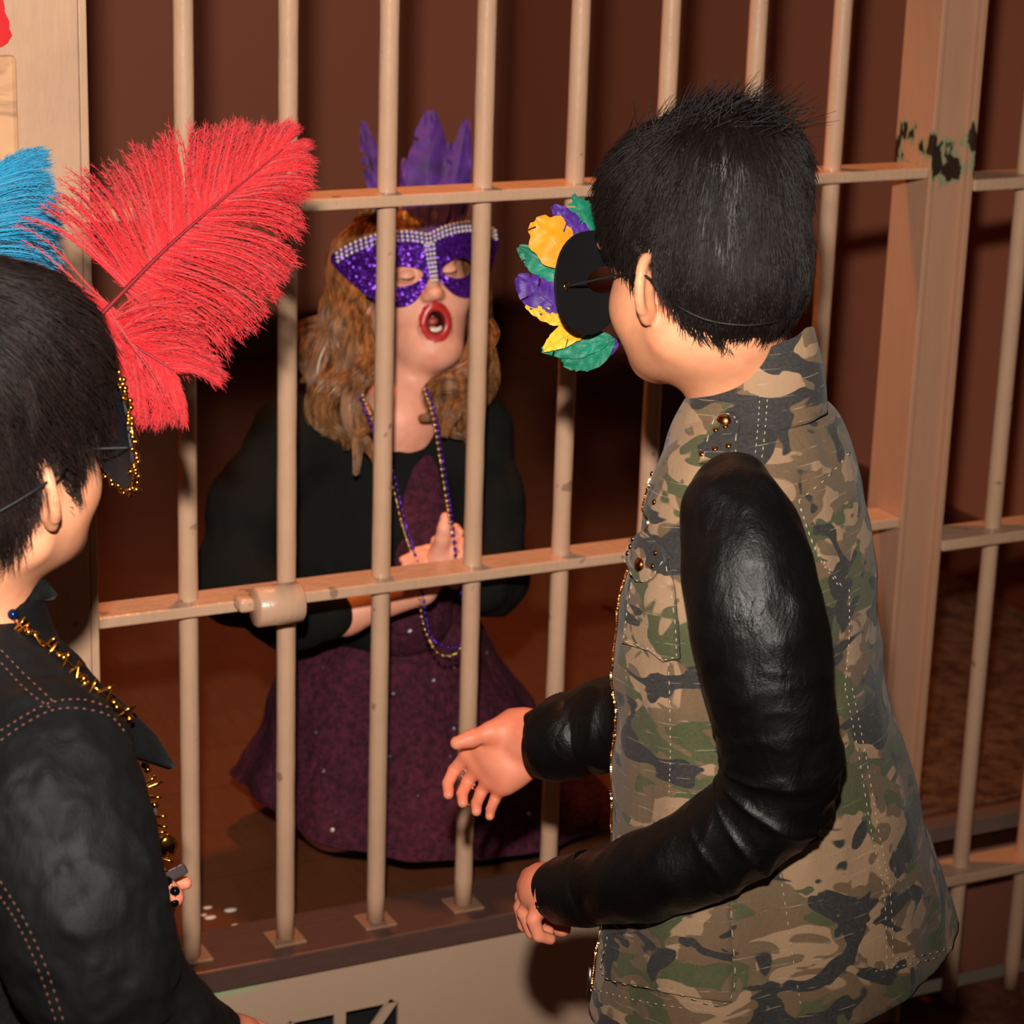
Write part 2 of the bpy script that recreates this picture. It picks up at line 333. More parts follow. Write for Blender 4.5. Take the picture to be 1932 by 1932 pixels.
class Sdf:
    def __init__(s): s.ops = []; s.bb = []
    def _b(s, c, r, sub):
        if not sub: s.bb.append((A(c)-r, A(c)+r))
    def ell(s, c, r, fr=None, k=.01, sub=False, rot=None):
        """ellipsoid; rot: extra Euler (degrees) in the frame"""
        r = A(r, float); R = np.eye(3); sc = 1.
        if fr is not None: c = fr(c); R = fr.R; sc = fr.s
        if rot is not None:
            from mathutils import Euler
            E_ = A(Euler([math.radians(q) for q in rot]).to_matrix()).T
            R = E_ @ R
        r = r*sc; s.ops.append(('e', A(c, float), r, R, k, sub)); s._b(c, r.max(), sub); return s
    def cap(s, a, b, ra, rb=None, fr=None, k=.01, sub=False):
        rb = ra if rb is None else rb
        if fr is not None: a, b, ra, rb = fr(a), fr(b), ra*fr.s, rb*fr.s
        s.ops.append(('c', A(a, float), A(b, float), ra, rb, k, sub)); s._b(a, ra, sub); s._b(b, rb, sub); return s
    def chain(s, pts, rs, fr=None, k=.01, sub=False):
        for i in range(len(pts)-1): s.cap(pts[i], pts[i+1], rs[i], rs[i+1], fr, k, sub)
        return s
    def fn(s, f): s.ops.append(('f', f)); return s
    def __call__(s, P):
        d = np.full(len(P), 1e3)
        for o in s.ops:
            if o[0] == 'f': d = o[1](P, d); continue
            if o[0] == 'e':
                q = (P-o[1]) @ o[3].T; k0 = np.linalg.norm(q/o[2], axis=1)+1e-9; k1 = np.linalg.norm(q/o[2]**2, axis=1)+1e-9
                e = k0*(k0-1)/k1; e = np.where(k0 < .3, -o[2].min()*.7, e); k, sub = o[4], o[5]
            else:
                ba = o[2]-o[1]; pa = P-o[1]; h = np.clip(pa @ ba/(ba @ ba+1e-12), 0, 1)
                e = np.linalg.norm(pa-h[:, None]*ba, axis=1)-(o[3]+h*(o[4]-o[3])); k, sub = o[5], o[6]
            if sub:
                h = np.maximum(k-np.abs(-e-d), 0)/k; d = np.maximum(-e, d)+h*h*k*.25
            else:
                h = np.maximum(k-np.abs(e-d), 0)/k; d = np.minimum(e, d)-h*h*k*.25
        return d
    def grad(s, P, e=.0008):
        g = np.stack([s(P+A(v)*e)-s(P-A(v)*e) for v in ((1, 0, 0), (0, 1, 0), (0, 0, 1))], 1); return nrm(g)
    def mesh(s, vox, pad=.012, bounds=None, post=None):
        lo = np.min([b[0] for b in s.bb], 0)-pad; hi = np.max([b[1] for b in s.bb], 0)+pad
        if bounds is not None: lo, hi = np.maximum(lo, bounds[0]), np.minimum(hi, bounds[1])
        B = 8; nb = np.ceil((hi-lo)/(vox*B)).astype(int)+1; N = nb*B
        gi = np.stack(np.meshgrid(*[np.arange(k) for k in nb], indexing='ij'), -1).reshape(-1, 3)
        cc = lo+(gi*B+B/2)*vox; d = np.concatenate([s(c) for c in np.array_split(cc, max(1, len(cc)//200000))])
        keep = gi[np.abs(d) < vox*B*.87*1.55+.004]
        D = np.full(tuple(N), 1.0, np.float32)
        # inside blocks far from the surface
        ins = gi[(d < 0)]
        Db = D.reshape(nb[0], B, nb[1], B, nb[2], B)
        if len(ins): Db[ins[:, 0], :, ins[:, 1], :, ins[:, 2], :] = -1
        off = np.stack(np.meshgrid(*[np.arange(B)]*3, indexing='ij'), -1).reshape(-1, 3)
        for ch in np.array_split(keep, max(1, len(keep)//400)):
            if not len(ch): continue
            P = lo+((ch[:, None]*B+off[None]).reshape(-1, 3))*vox
            v = s(P).reshape(len(ch), B, B, B)
            Db[ch[:, 0], :, ch[:, 1], :, ch[:, 2], :] = v
        In = D < 0
        c8 = [(a, b, c) for a in (0, 1) for b in (0, 1) for c in (0, 1)]
        sl = lambda a, n: slice(a, n-1+a)
        tot = sum(In[sl(a, N[0]), sl(b, N[1]), sl(c, N[2])].astype(np.int8) for a, b, c in c8)
        ci = np.argwhere((tot > 0) & (tot < 8)); idx = np.full(tuple(N-1), -1, np.int32); idx[ci[:, 0], ci[:, 1], ci[:, 2]] = np.arange(len(ci))
        val = np.stack([D[ci[:, 0]+a, ci[:, 1]+b, ci[:, 2]+c] for a, b, c in c8], 1).astype(float)
        acc = np.zeros((len(ci), 3)); cnt = np.zeros(len(ci))
        for p in range(8):
            for q in range(p+1, 8):
                a, b = A(c8[p]), A(c8[q])
                if np.abs(a-b).sum() != 1: continue
                m_ = (val[:, p] < 0) != (val[:, q] < 0); t = val[:, p]/(val[:, p]-val[:, q]+1e-20)
                acc += np.where(m_[:, None], a+(b-a)*t[:, None], 0); cnt += m_
        V = lo+(ci+acc/cnt[:, None])*vox
        F = []
        for ax in range(3):
            u_, v_ = (ax+1) % 3, (ax+2) % 3
            s0 = [slice(1, n-1) for n in N]; s1 = list(s0); s1[ax] = slice(2, N[ax])
            a, b = In[tuple(s0)], In[tuple(s1)]
            e = np.argwhere(a != b)+1; fl = In[e[:, 0], e[:, 1], e[:, 2]]
            du = np.zeros(3, int); du[u_] = 1; dv = np.zeros(3, int); dv[v_] = 1
            g = lambda x: idx[x[:, 0], x[:, 1], x[:, 2]]
            q = np.stack([g(e-du-dv), g(e-dv), g(e), g(e-du)], 1)
            q = np.where(fl[:, None], q, q[:, ::-1]); F.append(q[(q >= 0).all(1)])
        F = np.concatenate(F)
        # push exactly onto the surface once
        dv = s(V); gr = s.grad(V); V = V-np.clip(dv, -vox*.4, vox*.4)[:, None]*gr*.8
        return V, F
# ------------------------------------------------------------------ skin, cloth, hair materials
def skin_mat(name, rgb, red=(200, 96, 72)):
    m = NT(name); v = m.co()
    n1 = m.noise(v, 45, 4, .6); c = m.mix(m.math('MULTIPLY', m.ramp(n1, [(.4, 0), (.75, 1)]), .35), lin(rgb), lin(red))
    m.bump(m.noise(v, 900, 3), .12, .0005)
    m.set(color=c, rough=.48, spec=.35, sss=.12); m.b.inputs['Subsurface Radius'].default_value = (.012, .004, .002); m.b.inputs['Subsurface Scale'].default_value = .5
    return m.m
M['skin_a'] = skin_mat('warm_tan_skin', (232, 160, 118)); M['skin_b'] = skin_mat('tan_skin', (236, 164, 124)); M['skin_g'] = skin_mat('fair_skin', (228, 162, 134))
M['skin_hand'] = skin_mat('pink_skin', (226, 138, 106), (210, 88, 68))
M['lips'] = plain('red_lips', (176, 40, 36), .35); M['mouth'] = plain('dark_mouth', (70, 18, 14), .5); M['teeth'] = plain('teeth', (226, 206, 184), .25); M['tongue'] = plain('tongue_pink', (170, 78, 66), .35)
def hair_mat(name, a, b, rough=.5, spec=.35):
    m = NT(name); n1 = m.noise(m.co((1, 1, .16)), 130, 3)
    m.set(color=m.mix(m.ramp(n1, [(.35, 0), (.65, 1)]), lin(a), lin(b)), rough=rough, spec=spec); return m.m
M['hair_black'] = hair_mat('black_hair', (17, 11, 10), (28, 19, 17)); M['hair_b'] = hair_mat('dark_brown_hair', (25, 16, 14), (42, 28, 24))
M['hair_g'] = hair_mat('light_brown_hair', (84, 48, 26), (172, 120, 72), .34, .55)
# ------------------------------------------------------------------ head
def head_sdf(b, fr, side_ears=True, mouth=False, neck_to=(0, -.045, -.17), neck_r=.046, ear_out=28):
    e = lambda *a, **k: b.ell(*a, fr=fr, **k)
    e((0, -.012, .032), (.073, .089, .083), k=.01)
    e((0, .022, -.02), (.062, .066, .075), k=.03)
    e((0, .028, -.066), (.048, .050, .037), k=.03)
    jz = -.022 if mouth else 0.
    e((0, .070, -.090+jz), (.018, .016, .016), k=.022)
    for q in (-1, 1):
        e((q*.036, .048, -.036), (.028, .030, .028), k=.025)
        b.cap((q*.052, -.005, -.058), (q*.022, .058, -.084+jz), .018, .015, fr=fr, k=.025)
        e((q*.032, .083, .046-.022), (.024, .012, .010), k=.015)
        e((q*.031, .092, .004), (.017, .011, .012), k=.012, sub=True)
        e((q*.031, .078, .003), (.0135, .0125, .0115), k=.004)
    b.cap((0, .084, .012), (0, .100, -.022), .008, .0095, fr=fr, k=.015)
    e((0, .103, -.027), (.010, .010, .0085), k=.008)
    for q in (-1, 1): e((q*.010, .094, -.030), (.007, .009, .0065), k=.006)
    if not mouth:
        b.cap((-.018, .081, -.057), (.018, .081, -.057), .005, fr=fr, k=.008); b.cap((-.015, .081, -.066), (.015, .081, -.066), .0055, fr=fr, k=.008)
        b.cap((-.021, .092, -.0615), (.021, .092, -.0615), .0022, fr=fr, k=.003, sub=True)
    b.cap((0, -.022, -.06), neck_to, .047, neck_r, fr=fr, k=.03)
    if side_ears:
        for q in (-1, 1):
            ef = Frame(fr((q*.0715, -.008, -.014)), 0, 0, 0, fr.s*.93)
            t = math.radians(ear_out)
            out = fr.X*q; Xe = nrm(-fr.Y*math.cos(t)*1+out*math.sin(t)); Ze = nrm(fr.Z+fr.Y*-.12); Ye = nrm(np.cross(Ze, Xe)); Ze = np.cross(Xe, Ye)
            ef.R = A([Xe, Ye, Ze]); ef.X, ef.Y, ef.Z = Xe, Ye, Ze     # Xe: from root to rim (back and out)
            ell = [(.010+.017*math.cos(a)*(1.0 if a > -1.2 else .8), 0, .004+.027*math.sin(a)) for a in np.linspace(2.7, -1.25, 15)]
            b.ell((.011, 0, .004), (.016, .0036, .024), fr=ef, k=.006)
            b.chain(ell, [.0036]*15, fr=ef, k=.004)
            b.ell((.006, 0, -.026), (.0085, .0045, .0085), fr=ef, k=.008)
            sgn = 1 if (Ye @ out) > 0 else -1
            b.ell((.012, sgn*.0052, .006), (.011, .004, .017), fr=ef, k=.003, sub=True)
            b.cap((.004, sgn*-.001, -.018), (.012, sgn*-.001, .014), .005, .005, fr=ef, k=.008)
    return b
def zl_interp(pts):
    ys, zs = zip(*pts); return lambda y: np.interp(y, ys, zs)
def hair_sdf(fr, infl, zl, extra=(), wob=.002, top=.0):
    h = Sdf()
    h.ell((0, -.012, .032), (.073+infl, .089+infl, .083+infl+top), fr=fr, k=.01)
    h.ell((0, -.03, -.015), (.060+infl*.8, .062+infl*.7, .060), fr=fr, k=.03)
    for c, r in extra: h.ell(c, r, fr=fr, k=.03)
    def cut(P, d):
        L = fr.loc(P); zz = zl(L[:, 1]); c_ = (zz-L[:, 2])*.75*fr.s+.002*vnoise(P*160, 3)
        d = d+wob*vnoise(P*A([70, 70, 40]), 5)
        k = .008; hh = np.maximum(k-np.abs(c_-d), 0)/k
        return np.maximum(c_, d)+hh*hh*k*.25
    h.fn(cut); return h
def comb(h, roots, dirs, length, lift, K=8, grav=0., curl=None, keep=.0012):
    """grow strands over a hair volume: follow dirs along the surface, drift off it by lift"""
    Sn = len(roots); P = roots.copy(); out = [P.copy()]; step = (length/(K-1))[:, None]; D = dirs.copy()
    for i in range(1, K):
        g = h.grad(P, .0015); T = D-(D*g).sum(1, keepdims=True)*g*.85; T = nrm(T+A([0, 0, -grav])*i/K)
        P = P+T*step+g*(lift/(K-1))[:, None]
        d = h(P); P = P+g*np.maximum(keep-d, 0)[:, None]
        if curl is not None: P = P+curl(P, i)
        out.append(P.copy())
    return np.stack(out, 1)
def sample_mesh(V, F, n, w=None):
    a, b, c = V[F[:, 0]], V[F[:, 1]], V[F[:, 2]]; ar = np.linalg.norm(np.cross(b-a, c-a), axis=1)
    if w is not None: ar = ar*w(V[F].mean(1))
    i = RNG.choice(len(F), n, p=ar/ar.sum()); u = RNG.random((n, 2)); q = V[F[i]]
    return (q[:, 0]*((1-u[:, :1])*(1-u[:, 1:]))+q[:, 1]*(u[:, :1]*(1-u[:, 1:]))+q[:, 2]*(u[:, :1]*u[:, 1:])+q[:, 3]*((1-u[:, :1])*u[:, 1:]))
def hand(b, wrist, palm, mcps, fingers, thumb, rw, rp, rf, k=.006):
    """wrist, palm centre, four knuckles, per-finger joints (beyond the knuckle), thumb chain; all world points"""
    b.chain([wrist, palm], [rw, rp], k=.012)
    for i, mc in enumerate(mcps):
        b.chain([wrist*.45+palm*.55, mc], [rp*.75, rf[i]*1.18], k=.010)
        pts = [mc]+list(fingers[i]); n = len(pts); b.chain(pts, [rf[i]*1.08]+[rf[i]*(1-.09*j) for j in range(1, n)], k=.0014)
    for i in range(3): b.cap((wrist+mcps[i]*2)/3, (wrist+mcps[i+1]*2)/3, rp*.7, k=.012); b.cap(mcps[i], mcps[i+1], rf[i], k=.008)
    b.chain(thumb, [rp*.8]+[rf[0]*(1.25-.1*j) for j in range(1, len(thumb))], k=.008)
# ------------------------------------------------------------------ tools that lay trims on a finished surface
from mathutils.bvhtree import BVHTree
from mathutils.geometry import delaunay_2d_cdt
class Surf:
    def __init__(s, *VF):
        V = []; F = []; n = 0
        for v, f in VF:
            V.append(v); F += [[int(i)+n for i in q] for q in f]; n += len(v)
        s.t = BVHTree.FromPolygons([tuple(q) for q in np.concatenate(V)], F)
    def hit(s, x, y, off=.001, search=(3, 0)):
        for k in range(40):
            d = CF+(x-966)/FPX*CR-(y-966)/FPX*CU; h = s.t.ray_cast(Vector(tuple(CAM)), Vector(tuple(nrm(d))))
            if h[0] is not None:
                n = A(h[1]); n = n if n @ d < 0 else -n
                return A(h[0])+n*off, n
            x += search[0]; y += search[1]
        return None, None
    def near(s, P, off):
        h = s.t.find_nearest(Vector(tuple(P))); n = A(h[1]); c = A(h[0]); return c+n*off, n
def drape_line(sf, px, n, off=.001, search=(3, 0)):
    pts = spline(px, n); out = []
    for x, y in pts:
        p, _ = sf.hit(x, y, off, search)
        if p is not None: out.append(p)
    out = A(out)
    k = A([.25, .5, .25])
    for _ in range(2): out[1:-1] = .25*out[:-2]+.5*out[1:-1]+.25*out[2:]
    return out
def plate(outline, holes=(), step=.006, mapf=None, thick=.0015):
    """flat outline (2D) with holes -> mapped to 3D as a thin solid. mapf(P2)->(P3,N3)"""
    pts = [tuple(p) for p in outline]; segs = [(i, (i+1) % len(pts)) for i in range(len(pts))]; loops = [list(range(len(pts)))]
    for h in holes:
        b = len(pts); pts += [tuple(p) for p in h]; segs += [(b+i, b+(i+1) % len(h)) for i in range(len(h))]
    O = A(outline)
    def inside(q, poly):
        x, y = q[:, 0], q[:, 1]; c = np.zeros(len(q), bool); P = A(poly); Q = np.roll(P, -1, 0)
        for (x0, y0), (x1, y1) in zip(P, Q):
            m_ = ((y0 > y) != (y1 > y)); c ^= m_ & (x < (x1-x0)*(y-y0)/((y1-y0) if y1 != y0 else 1e-12)+x0)
        return c
    lo, hi = O.min(0), O.max(0); gx, gy = np.meshgrid(np.arange(lo[0]+step/2, hi[0], step), np.arange(lo[1]+step/2, hi[1], step)); G = np.stack([gx.ravel(), gy.ravel()], 1)
    if len(G):
        k = inside(G, outline)
        for h in holes: k &= ~inside(G, h)
        allp = A(pts); G = G[k]
        if len(G): G = G[(np.linalg.norm(G[:, None]-allp[None], axis=2).min(1) > step*.45)]
    P2 = pts+[tuple(g) for g in G]
    r = delaunay_2d_cdt([Vector(p) for p in P2], segs, [], 0, 1e-6)
    V2 = A([tuple(v) for v in r[0]]); T = A([list(f) for f in r[2]]); c = V2[T].mean(1)
    k = inside(c, outline)
    for h in holes: k &= ~inside(c, h)
    T = T[k]; P3, N3 = mapf(V2); n = len(P3)
    V = np.concatenate([P3+N3*thick/2, P3-N3*thick/2])
    ed = {}
    for t in T:
        for a, b in ((t[0], t[1]), (t[1], t[2]), (t[2], t[0])): ed[(a, b)] = 1
    bd = [(a, b) for a, b in ed if (b, a) not in ed]
    F = [list(t) for t in T]+[[x+n for x in t[::-1]] for t in T]+[[a, a+n, b+n, b][::-1] for a, b in bd]
    # consistent direction with N3
    t = T[0]; nn = np.cross(P3[t[1]]-P3[t[0]], P3[t[2]]-P3[t[0]])
    if nn @ N3[t[0]] < 0: F = [f[::-1] for f in F]
    return V, F
def patch(name, sf, outline_px, mat, parent, off=.002, thick=.002, step=14, label=None):
    def mp(V2):
        P = []; N = []
        for x, y in V2:
            p, n = sf.hit(x, y, off, (0, 0)) if True else None
            if p is None: p, n = sf.hit(x, y, off)
            if p is None: p, n = W(x, y, 2.2), -CF
            P.append(p); N.append(n)
        return A(P), A(N)
    V, F = plate(outline_px, (), step, mp, thick); o = mk(name, V, F, mat, parent)
    if label: o['label'] = label
    return o
def stitches(P, r, dash=4, gap=3):
    mb = MB(); i = 0
    while i+1 < len(P):
        seg = P[i:i+dash]
        if len(seg) > 1: mb.add(*tube(seg, r, 5))
        i += dash+gap-1
    return mb.arr()
def button(name, c, n, r, mat, parent):
    n = nrm(n); t = A([0, .35, .7, 1.0, 1.0]); h = A([.55, .52, .38, .16, -.3])*r
    a = nrm(np.cross(n, [0, 0, 1.])); b = np.cross(n, a); th = np.linspace(0, 2*np.pi, 20, endpoint=False)
    V = (c+n*h[:, None])[:, None]+(t*r)[:, None, None]*(np.cos(th)[None, :, None]*a+np.sin(th)[None, :, None]*b)+0
    V[0] = (c+n*h[0])+1e-5*(V[1]-(c+n*h[1]))
    F = [[i*20+(j+1) % 20, i*20+j, (i+1)*20+j, (i+1)*20+(j+1) % 20] for i in range(4) for j in range(20)]+[list(range(20))]
    return mk(name, V.reshape(-1, 3), F, mat, parent)
HF = nrm(A([CF[0], CF[1], 0.]))
def axis_pt(x, y, ax):
    d = CF+(x-966)/FPX*CR-(y-966)/FPX*CU; D0 = (A([ax[0], ax[1], 0])-CAM*A([1, 1, 0])) @ HF; return CAM+d*(D0/(d @ HF))
def loft(rows, az, ax, nr, ns, t0=0., t1=2*np.pi, fold=None, closed=True, tilt=None):
    """rows (y, xl, xr, ratio side/front); rings in level planes, each as wide as seen"""
    fr = A([math.cos(math.radians(az)), math.sin(math.radians(az)), 0]); sd = A([fr[1], -fr[0], 0]); r2 = nrm(A([CR[0], CR[1], 0]))
    out = []
    for y, xl, xr, ra in rows:
        c = axis_pt((xl+xr)/2, y, ax); d = (c-CAM) @ CF; he = (xr-xl)/2/FPX*d
        b = he/math.hypot(ra*(sd @ r2), fr @ r2); out.append([*c, b*ra, b])
    R = spline(out, nr); t = np.linspace(t0, t1, ns, endpoint=not closed)
    V = R[:, None, :3]+R[:, 3, None, None]*np.cos(t)[None, :, None]*sd+R[:, 4, None, None]*np.sin(t)[None, :, None]*fr
    u = np.linspace(0, 1, nr)[:, None]
    if fold is not None:
        o = nrm(V-R[:, None, :3]); V = V+o*fold(V, u, t[None, :])[..., None]
    if tilt is not None: V[..., 2] += tilt(u, t[None, :])
    F = [[i*ns+j, i*ns+(j+1) % ns, (i+1)*ns+(j+1) % ns, (i+1)*ns+j] for i in range(nr-1) for j in range(ns if closed else ns-1)]
    return V.reshape(-1, 3), F, R
def thicken(V, F, nr, ns, th, closed=True):
    """inner wall for an open loft whose rows run down the body"""
    G = V.reshape(nr, ns, 3); du = np.gradient(G, axis=0); dv = (np.roll(G, -1, 1)-np.roll(G, 1, 1)) if closed else np.gradient(G, axis=1)
    n = nrm(np.cross(du, dv)); c = G.mean(1, keepdims=True); s = np.sign(((G-c)*n).sum(-1).mean()); n = n*s
    I = (G-n*th).reshape(-1, 3); k = nr*ns
    F2 = list(F)+[[i+k for i in f[::-1]] for f in F]
    for j in range(ns if closed else ns-1):
        a, b = j, (j+1) % ns; F2.append([a, a+k, b+k, b]); a += (nr-1)*ns; b += (nr-1)*ns; F2.append([a, b, b+k, a+k])
    if not closed:
        for i in range(nr-1):
            a = i*ns; F2.append([a, a+ns, a+ns+k, a+k]); a += ns-1; F2.append([a, a+k, a+ns+k, a+ns])
    return np.concatenate([V, I]), F2
def limb(path, nr, ns, disp=None, sq=1.):
    """path rows (px, py, depth, radius in px)"""
    p = A([[*W(x, y, d), r/FPX*d] for x, y, d, r in path]); q = spline(p, nr); P, R = q[:, :3], np.maximum(q[:, 3], .001)
    L = np.concatenate([[0], np.cumsum(np.linalg.norm(np.diff(P, axis=0), axis=1))]); T, N, B = frames(P)
    th = np.linspace(0, 2*np.pi, ns, endpoint=False); o = np.cos(th)[None, :, None]*N[:, None]+np.sin(th)[None, :, None]*B[:, None]*sq
    V = P[:, None]+R[:, None, None]*o
    if disp is not None: V = V+o*disp(V, L[:, None]/L[-1], th[None, :], R[:, None])[..., None]
    F = [[i*ns+j, (i+1)*ns+j, (i+1)*ns+(j+1) % ns, i*ns+(j+1) % ns] for i in range(nr-1) for j in range(ns)]
    F += [list(range(ns)), [(nr-1)*ns+j for j in range(ns)][::-1]]
    return V.reshape(-1, 3), F
# ------------------------------------------------------------------ cloth materials
def camo():
    m = NT('camouflage_cotton'); v = m.co((1, 1, 1.5), rot=(0, .15, 0))
    def blob(scale, th, seed, dist=.9, w=.012):
        nz = m.noise(m.co((1, 1, 1.75), rot=(.1*seed, .2, .3*seed), loc=(seed*3.1, seed*1.7, seed*2.3)), scale, 2.2, .42, dist)
        return m.ramp(nz, [(th, 0), (th+w, 1)])
    c = m.mix(blob(13, .50, 1), lin((152, 121, 92)), lin((102, 78, 56)))
    c = m.mix(blob(14, .55, 2), c, lin((66, 71, 42)))
    c = m.mix(blob(16, .575, 3), c, lin((100, 80, 58)))
    c = m.mix(blob(15, .545, 4, .8), c, lin((27, 30, 36)))
    rip = m.n('ShaderNodeTexWave', wave_type='BANDS', bands_direction='Z', Vector=m.co((1, 1, 1), rot=(.12, .1, 0)), Scale=26., Distortion=.6, Detail=1, Detail_Scale=1.)
    rip = m.math('MULTIPLY', m.ramp(rip.outputs[0], [(.985, 0), (.998, 1)]), m.ramp(m.noise(v, 50, 2), [(.5, 0), (.65, .45)]))
    c = m.mix(rip, c, lin((190, 170, 145)))
    fine = m.noise(v, 900, 2); cr = m.noise(m.co((1, 1, .6)), 38, 4, .6)
    m.bump(m.math('ADD', m.math('MULTIPLY', fine, .10), cr), .5, .004)
    m.set(color=m.mix(m.math('MULTIPLY', m.noise(v, 300, 2), .09), c, lin((200, 180, 150))), rough=.82, spec=.2, sheen=.1); return m.m
M['camo'] = camo()
def leather(name, rgb, rough=.36, grain=650, spec=.5, bs=.35):
    m = NT(name); v = m.co(); g = m.noise(v, grain, 3, .6); cr = m.noise(m.co((1, 1, .5)), 48, 5, .65, .6)
    m.bump(m.math('ADD', m.math('MULTIPLY', g, .14), cr), bs, .003)
    m.set(color=lin(rgb), rough=m.ramp(m.noise(v, 30, 3), [(.3, rough-.04), (.7, rough+.12)]), spec=spec); return m.m
M['leather'] = leather('black_leather', (9, 8, 8), .37, 650, .32, .7); M['denim'] = leather('coated_black_denim', (19, 20, 21), .58, 1100, .22, .5)
M['brass'] = plain('antique_brass', (150, 96, 52), .28, 1.); M['thread'] = plain('pale_thread', (176, 160, 136), .8); M['thread_b'] = plain('brown_thread', (120, 76, 58), .8)
M['gold'] = plain('gold', (214, 150, 52), .16, 1.); M['zip'] = plain('brass_zip', (196, 150, 96), .25, 1.); M['cord'] = plain('black_elastic', (12, 12, 14), .6)
# ================================================================== CAMOUFLAGE BOY
AXA = A([.285, -.757])
pa = empty('person', (AXA[0], AXA[1], 0), 'child in camouflage jacket with black leather sleeves, one open hand reaching towards the bars', 'person')
fa = Frame(W(1330, 502, 2.1), 100, -10, 0, .96)
b = Sdf(); head_sdf(b, fa, neck_to=tuple(fa.loc(W(1448, 790, 2.17))), neck_r=.040, ear_out=62)
Z3 = lambda x, y, z: A([AXA[0]+x, AXA[1]+y, z])
b.chain([Z3(-.01, 0, 1.09), Z3(0, 0, .95), Z3(0, 0, .78), Z3(0, 0, .68)], [.07, .085, .085, .09], k=.05)
shL, shR = W(1400, 990, 2.08), W(1420, 930, 2.24)
elL, wrL = W(1460, 1530, 2.045), W(1070, 1670, 2.205)
elR, wrR = W(1270, 1300, 2.38), W(1003, 1397, 2.505)
b.chain([Z3(-.01, 0, 1.03), shL, elL, W(1285, 1626, 2.085), wrL], [.05, .03, .025, .022, .022], k=.03); b.chain([Z3(-.01, 0, 1.03), shR, elR, wrR], [.05, .03, .03, .025], k=.03)
for q in (-1, 1): b.chain([Z3(.0+q*.02, q*.055, .68), Z3(q*.03, q*.075, .36), Z3(q*.03, q*.08, .07)], [.075, .052, .036], k=.03)
for q in (-1, 1): b.chain([Z3(q*.03, q*.08, .05), Z3(q*.03-.05, q*.08+.11, .03)], [.034, .026], k=.02)
d0 = 2.52
P_ = lambda x, y, d: W(x, y, d)
hand(b, wrR, P_(955, 1420, 2.52), [P_(884, 1424, 2.525), P_(905, 1446, 2.52), P_(925, 1468, 2.515), P_(945, 1483, 2.51)],
     [[P_(857, 1453, 2.535), P_(845, 1478, 2.525), P_(846, 1499, 2.512)], [P_(883, 1473, 2.53), P_(872, 1497, 2.52), P_(873, 1515, 2.508)],
      [P_(908, 1494, 2.525), P_(899, 1516, 2.515), P_(899, 1531, 2.503)], [P_(934, 1507, 2.518), P_(926, 1527, 2.508), P_(924, 1540, 2.498)]],
     [P_(965, 1372, 2.512), P_(925, 1380, 2.498), P_(890, 1393, 2.492), P_(862, 1402, 2.488)], .026, .024, [.0075, .0075, .0073, .0066])
b.cap(P_(990, 1362, 2.505), P_(938, 1388, 2.503), .0135, .011, k=.012); b.cap(P_(1008, 1436, 2.505), P_(958, 1474, 2.508), .014, .011, k=.012)
hand(b, wrL, P_(1024, 1680, 2.230), [P_(1002, 1657, 2.255), P_(1000, 1675, 2.240), P_(1008, 1690, 2.225), P_(1026, 1698, 2.210)],
     [[P_(986, 1692, 2.265), P_(990, 1728, 2.270), P_(1010, 1742, 2.270)], [P_(984, 1712, 2.250), P_(990, 1745, 2.255), P_(1014, 1752, 2.260)],
      [P_(990, 1722, 2.230), P_(1004, 1758, 2.235), P_(1034, 1757, 2.240)], [P_(1006, 1735, 2.208), P_(1016, 1765, 2.212), P_(1038, 1772, 2.220)]],
     [P_(1040, 1690, 2.250), P_(1040, 1722, 2.270), P_(1052, 1745, 2.265), P_(1062, 1752, 2.260)], .024, .021, [.0080, .0082, .0080, .0074])
Va, Fa_ = b.mesh(.003)
mk('body', Va, Fa_, None, pa, mats=[M['skin_a'], M['skin_hand']], mi=(Va[Fa_[:, 0]][:, 2] < .95).astype(int))
# hair
za = zl_interp([(-.12, -.060), (-.06, -.066), (-.035, -.045), (-.022, .012), (-.002, .030), (.012, -.004), (.026, -.024), (.036, -.006), (.055, -.004), (.08, .006), (.1, .012)])
ha = hair_sdf(fa, .005, za, extra=[((0, .044, .045), (.062, .046, .044)), ((0, .02, .075), (.07, .075, .055)), ((0, -.05, .09), (.065, .05, .045))], top=.004)
Vh, Fh = ha.mesh(.003); hr = mk('hair', Vh, Fh, M['hair_black'], pa)
def grow(h, fr, V, F, n, crown, L0, L1, lift0, lift1, K=7, r=.00035, seedw=None, grav=.0, lenf=None, twist=.25):
    R_ = sample_mesh(V, F, n, seedw); l = fr.loc(R_); g = h.grad(R_); out = (h(R_) > -.02); R_, l, g = R_[out], l[out], g[out]
    dirs = nrm(l-A(crown)) @ fr.R; dirs = nrm(dirs+RNG.normal(size=dirs.shape)*twist*.5+A([0, 0, -.25]))
    n = len(R_); Ln = L0+(L1-L0)*RNG.random(n); lf = lift0+(lift1-lift0)*RNG.random(n)**2
    if lenf is not None: k = lenf(l); Ln = Ln*k[:, 0]; lf = lf*k[:, 1]
    P = comb(h, R_-g*.001, dirs, Ln, lf, K, grav)
    rad = r*np.linspace(1.25, .35, K)[None]*(.7+.6*RNG.random(n))[:, None]
    return strands(P, rad, 3)
lenf = lambda l: np.stack([np.where(l[:, 2] > .075, 1.15, np.where(l[:, 2] < -.02, .6, .85)), np.where(l[:, 2] > .085, 2.2, 1.)], 1)
V, F = grow(ha, fa, Vh, Fh, 16000, (.0, -.045, .135), 0.018, .034, .000, .0035, lenf=lenf)
tag(mk('hair_strands', V, F, M['hair_black'], hr), None, None, None, 'stuff')
